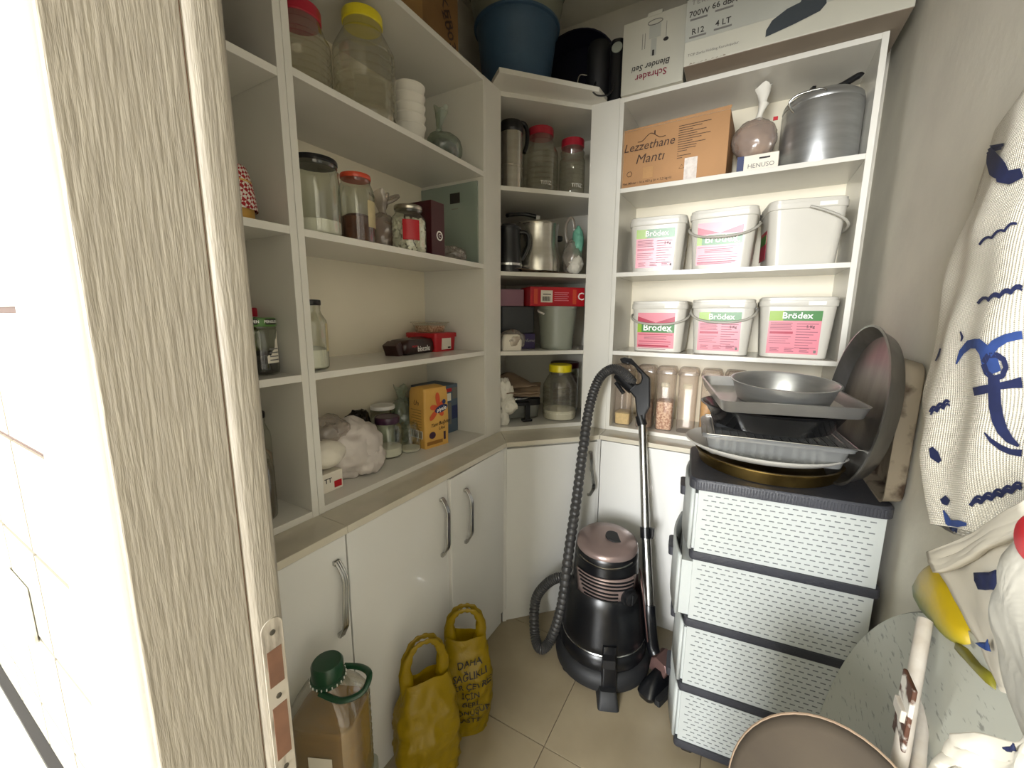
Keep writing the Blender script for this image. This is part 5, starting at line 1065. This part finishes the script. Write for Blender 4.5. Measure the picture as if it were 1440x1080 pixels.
def stroke(pts, wpx, m, name):
    """brush stroke on the cloth: polyline of photo pixels with a half width in pixels at each point"""
    if not isinstance(wpx, list): wpx = [wpx]*len(pts)
    fine = []
    for i in range(len(pts)-1):
        for k in range(4): t_ = k/4; fine.append((pts[i][0]*(1-t_)+pts[i+1][0]*t_, pts[i][1]*(1-t_)+pts[i+1][1]*t_, wpx[i]*(1-t_)+wpx[i+1]*t_))
    fine.append((*pts[-1], wpx[-1])); nn = len(fine); k = 3; vs = []
    for i, (a, b, wv) in enumerate(fine):
        p0 = fine[max(i-1, 0)]; p1 = fine[min(i+1, nn-1)]; dx, dy = p1[0]-p0[0], p1[1]-p0[1]; l = math.hypot(dx, dy) or 1
        for c in range(k+1): q_ = (c/k*2-1)*wv; vs.append(tuple(hit(a+dy/l*q_, b-dx/l*q_)))
    MB().add(vs, [(i*(k+1)+c, i*(k+1)+c+1, (i+1)*(k+1)+c+1, (i+1)*(k+1)+c) for i in range(nn-1) for c in range(k)]).build(name, m, cl, smooth=80)
stroke([(1347, 512), (1355, 495), (1366, 484), (1378, 483), (1388, 494), (1395, 510), (1401, 525)], [1, 4, 6, 7, 9, 12, 10], M['bluep'], 'anchor_rope_print')
stroke([(1391, 498), (1402, 484), (1416, 476), (1432, 472), (1440, 471)], [7, 7, 6, 6, 6], M['bluep'], 'anchor_rope_print')
stroke([(1386, 510), (1392, 500), (1404, 499), (1414, 506), (1417, 517), (1412, 529), (1400, 532), (1390, 524), (1386, 512)], 4, M['navyp'], 'anchor_ring_print')
stroke([(1372, 551), (1390, 547), (1408, 543), (1426, 540), (1440, 538)], [6, 6, 5, 6, 8], M['navyp'], 'anchor_stock_print')
stroke([(1400, 530), (1401, 550), (1402, 570), (1406, 590), (1412, 605), (1422, 618), (1436, 628)], [8, 9, 9, 9, 8, 6, 2], M['navyp'], 'anchor_shank_print')
stroke([(1387, 609), (1396, 620), (1410, 630), (1424, 636), (1440, 638)], [1, 3, 4, 4, 5], M['navyp'], 'anchor_fluke_print')
def wave(x0, y0_, x1, y1_, nb, w_): stroke([(x0+(x1-x0)*i/(nb*4), y0_+(y1_-y0_)*i/(nb*4)-5*abs(math.sin(PI*i/4))) for i in range(nb*4+1)], w_, M['navyp'], 'wave_print')
wave(1310, 580, 1337, 566, 3, 2); wave(1311, 584, 1338, 571, 3, 1.5); wave(1367, 712, 1440, 688, 5, 3); wave(1370, 706, 1440, 682, 5, 2)
wave(1378, 427, 1440, 404, 4, 2.2); wave(1392, 424, 1440, 408, 3, 1.6); wave(1380, 344, 1433, 315, 3, 1.8)
stroke([(1389, 204), (1396, 214), (1400, 225), (1406, 238), (1414, 246), (1424, 254)], [3, 6, 11, 14, 10, 3], M['navyp'], 'ship_print'); stroke([(1404, 254), (1420, 250), (1440, 243)], [2, 10, 7], M['navyp'], 'ship_print')
stroke([(1353, 466), (1356, 474), (1354, 480)], [1, 2, 1], M['navyp'], 'gull_print'); stroke([(1318, 508), (1322, 500), (1325, 490)], [1, 1.5, 1], M['navyp'], 'gull_print')
stroke([(1311, 630), (1316, 640), (1324, 650)], [3, 7, 3], M['navyp'], 'flag_print'); stroke([(1328, 700), (1332, 705), (1337, 708)], [5, 6, 4], M['navyp'], 'flag_print'); stroke([(1329, 718), (1337, 736), (1340, 752)], [1, 5, 4], M['bluep'], 'flag_print'); stroke([(1338, 736), (1350, 737), (1362, 738)], [4, 5, 2], M['bluep'], 'flag_print')
# lower turned-up hem and tail of the cloth
def sheet(name, pxs, m, parent, xs, solid=.006, nu=18, nv=24, amp=.008, seed=1, org=O):
    """hanging panel from four photo corners (tl, tr, br, bl), each at its own distance from the wall"""
    P = [onx(u, v, x) for (u, v), x in zip(pxs, xs)]
    def fn(u, v):
        p = (P[0]*(1-u)+P[1]*u)*(1-v)+(P[3]*(1-u)+P[2]*u)*v
        return tuple(p+Vector((-amp*math.sin(u*7+seed+v*2)-amp*.6*noise.noise(Vector((u*5, v*5, seed))), 0, 0))-org)
    return MB().grid(fn, nu, nv).build(name, m, parent, smooth=80, solid=solid)
sheet('turned_hem', [(1311, 778), (1460, 705), (1462, 742), (1318, 806)], M['knit'], cl, [.300, .262, .262, .300], .010, amp=.003)
sheet('cloth_tail', [(1318, 790), (1470, 730), (1480, 1000), (1402, 968)], M['knit'], cl, [.312, .285, .30, .318], .008, amp=.006, seed=3)
tp = sheet('flag_print', [(1372, 806), (1404, 802), (1402, 830), (1376, 829)], M['navyp'], cl, [.280]*4, .001, 4, 4, .002)
sheet('flag_print', [(1374, 905), (1392, 900), (1392, 916), (1386, 914)], M['bluep'], cl, [.292]*4, .001, 4, 4, .002)
# yellow-green bag, white bag, lower cloth
def zramp(name, stops, z0, z1, rough):
    m = bpy.data.materials.new(name); m.use_nodes = True; nt = m.node_tree; b = nt.nodes['Principled BSDF']
    tc = nt.nodes.new('ShaderNodeTexCoord'); sx = nt.nodes.new('ShaderNodeSeparateXYZ'); nt.links.new(tc.outputs['Object'], sx.inputs[0])
    nz = nt.nodes.new('ShaderNodeTexNoise'); nz.inputs['Scale'].default_value = 25; nt.links.new(tc.outputs['Object'], nz.inputs['Vector'])
    mr = nt.nodes.new('ShaderNodeMapRange'); mr.inputs['From Min'].default_value = z0; mr.inputs['From Max'].default_value = z1; nt.links.new(sx.outputs[2], mr.inputs[0])
    rp = nt.nodes.new('ShaderNodeValToRGB'); e = rp.color_ramp.elements; e[0].color = (*lin(stops[0]), 1); e[0].position = .35; e[1].color = (*lin(stops[1]), 1); e[1].position = .65
    nt.links.new(mr.outputs[0], rp.inputs[0]); nt.links.new(rp.outputs[0], b.inputs['Base Color']); b.inputs['Roughness'].default_value = rough
    bp = nt.nodes.new('ShaderNodeBump'); bp.inputs['Strength'].default_value = .5; bp.inputs['Distance'].default_value = .004; nt.links.new(nz.outputs[0], bp.inputs['Height']); nt.links.new(bp.outputs[0], b.inputs['Normal'])
    return m
M['ygbag'] = zramp('film_printed_yellow_above_green', ('#6f7a34', '#b79c14'), -.04, .10, .4)
yb = thing('yellow_green_bag', 'yellow and green plastic bag hanging behind the white knit cloth', 'bag', (XR, .98, .86)); OY = Vector((XR, .98, .86))
def panel(name, outl, x0, th, m, parent, org):
    P = [onx(u, v, x0)-org for u, v in outl]; c = sum(P, Vector())/len(P); n_ = len(P)
    rg_ = [[tuple(p+Vector((th, 0, 0))) for p in P], [tuple(p) for p in P], [tuple(c+(p-c)*.78+Vector((-th*.8, 0, 0))) for p in P], [tuple(c+(p-c)*.4+Vector((-th*1.2, 0, 0))) for p in P]]
    return MB().rings(rg_).build(name, m, parent, smooth=70)
panel('bag', [(1313, 790), (1328, 800), (1338, 825), (1346, 855), (1356, 880), (1364, 905), (1352, 912), (1338, 905), (1318, 882), (1300, 862), (1288, 840), (1286, 822), (1298, 800)], .335, .014, M['ygbag'], yb, OY)
panel('bag_tail', [(1346, 900), (1362, 912), (1380, 935), (1398, 950), (1402, 972), (1386, 955), (1362, 928), (1344, 910)], .335, .008, mat('olive_film', '#6f6a1c', .4, var=.15), yb, OY)
wb = thing('white_bag', 'white plastic bag with a red print hanging over the knit cloth', 'bag', (.25, .62, .78)); OW = Vector((.25, .62, .78))
bf = [(p.z, p.y) for p in [onx(u, v, .275) for u, v in ((1476, 690), (1462, 740), (1447, 790), (1438, 840), (1434, 890), (1438, 940), (1446, 985), (1456, 1025), (1468, 1060))]]
def wfn(u, v):
    z = bf[0][0]+(bf[-1][0]-bf[0][0])*v; yl_ = lerp(bf, z); th = 2*PI*u; bell = math.sin(PI*min(1, .12+v*.86))
    k = 1+.10*math.sin(5*th+v*3)+.14*noise.noise(Vector((math.cos(th)*2, math.sin(th)*2, v*5)))+.08*(.3-abs(noise.noise(Vector((math.cos(th)*4, math.sin(th)*4, v*6)))))
    return (.275+(.012+.026*bell)*k*math.cos(th)-OW.x, yl_-(.04+.05*bell)+(.04+.05*bell)*k*math.sin(th)-OW.y, z-OW.z)
MB().grid(wfn, 64, 48).build('bag', bagmat('white_film', '#bdb9ae', .3), wb, smooth=80)
P = onx(1453, 758, .243)
MB().lathe([(.0, 0), (.018, .001), (.021, .003), (.018, .005)], 24, False, True).xf(Matrix.Translation(P-OW) @ Matrix.Rotation(R(-90), 4, 'Y')).build('red_print', M['red'], wb, smooth=50)
lc = thing('folded_cloth', 'folded white knit cloth with a dark blue motif low by the folding table', 'cloth', (.24, .62, .62)); OL = Vector((.24, .62, .62))
sheet('cloth', [(1338, 1050), (1475, 1040), (1480, 1120), (1325, 1120)], M['knit'], lc, [.235, .215, .205, .235], .02, amp=.008, seed=5, org=OL)
sheet('motif_print', [(1344, 1066), (1372, 1072), (1372, 1082), (1350, 1074)], M['navyp'], lc, [.215]*4, .001, 4, 4, .001, org=OL)
sheet('motif_print', [(1412, 1052), (1428, 1046), (1428, 1056), (1416, 1057)], M['navyp'], lc, [.200]*4, .001, 4, 4, .001, org=OL)

# ------------------------------------------------------------------ groups of like things
GROUPS = {'bucket': 'white buckets on the back shelf unit', 'glass_jar': 'glass jars on the left shelves', 'plastic_jar': 'ribbed clear plastic jars', 'tub': 'plastic tubs on top of the corner unit',
          'carrier_bag': 'carrier bags', 'shelf_unit': 'white built-in shelf units', 'base_cabinet': 'white base cabinets', 'paper_bag': 'brown paper bags on the grill', 'appliance_box': 'appliance boxes on the back shelf unit', 'knotted_bag': 'knotted food bags', 'cardboard_box': 'brown cardboard boxes', 'clear_bag': 'clear plastic bags'}
for o in bpy.data.objects:
    if o.parent is None and 'label' in o:
        b_ = o.name.split('.')[0]
        if b_ in GROUPS and 'group' not in o: o['group'] = GROUPS[b_]
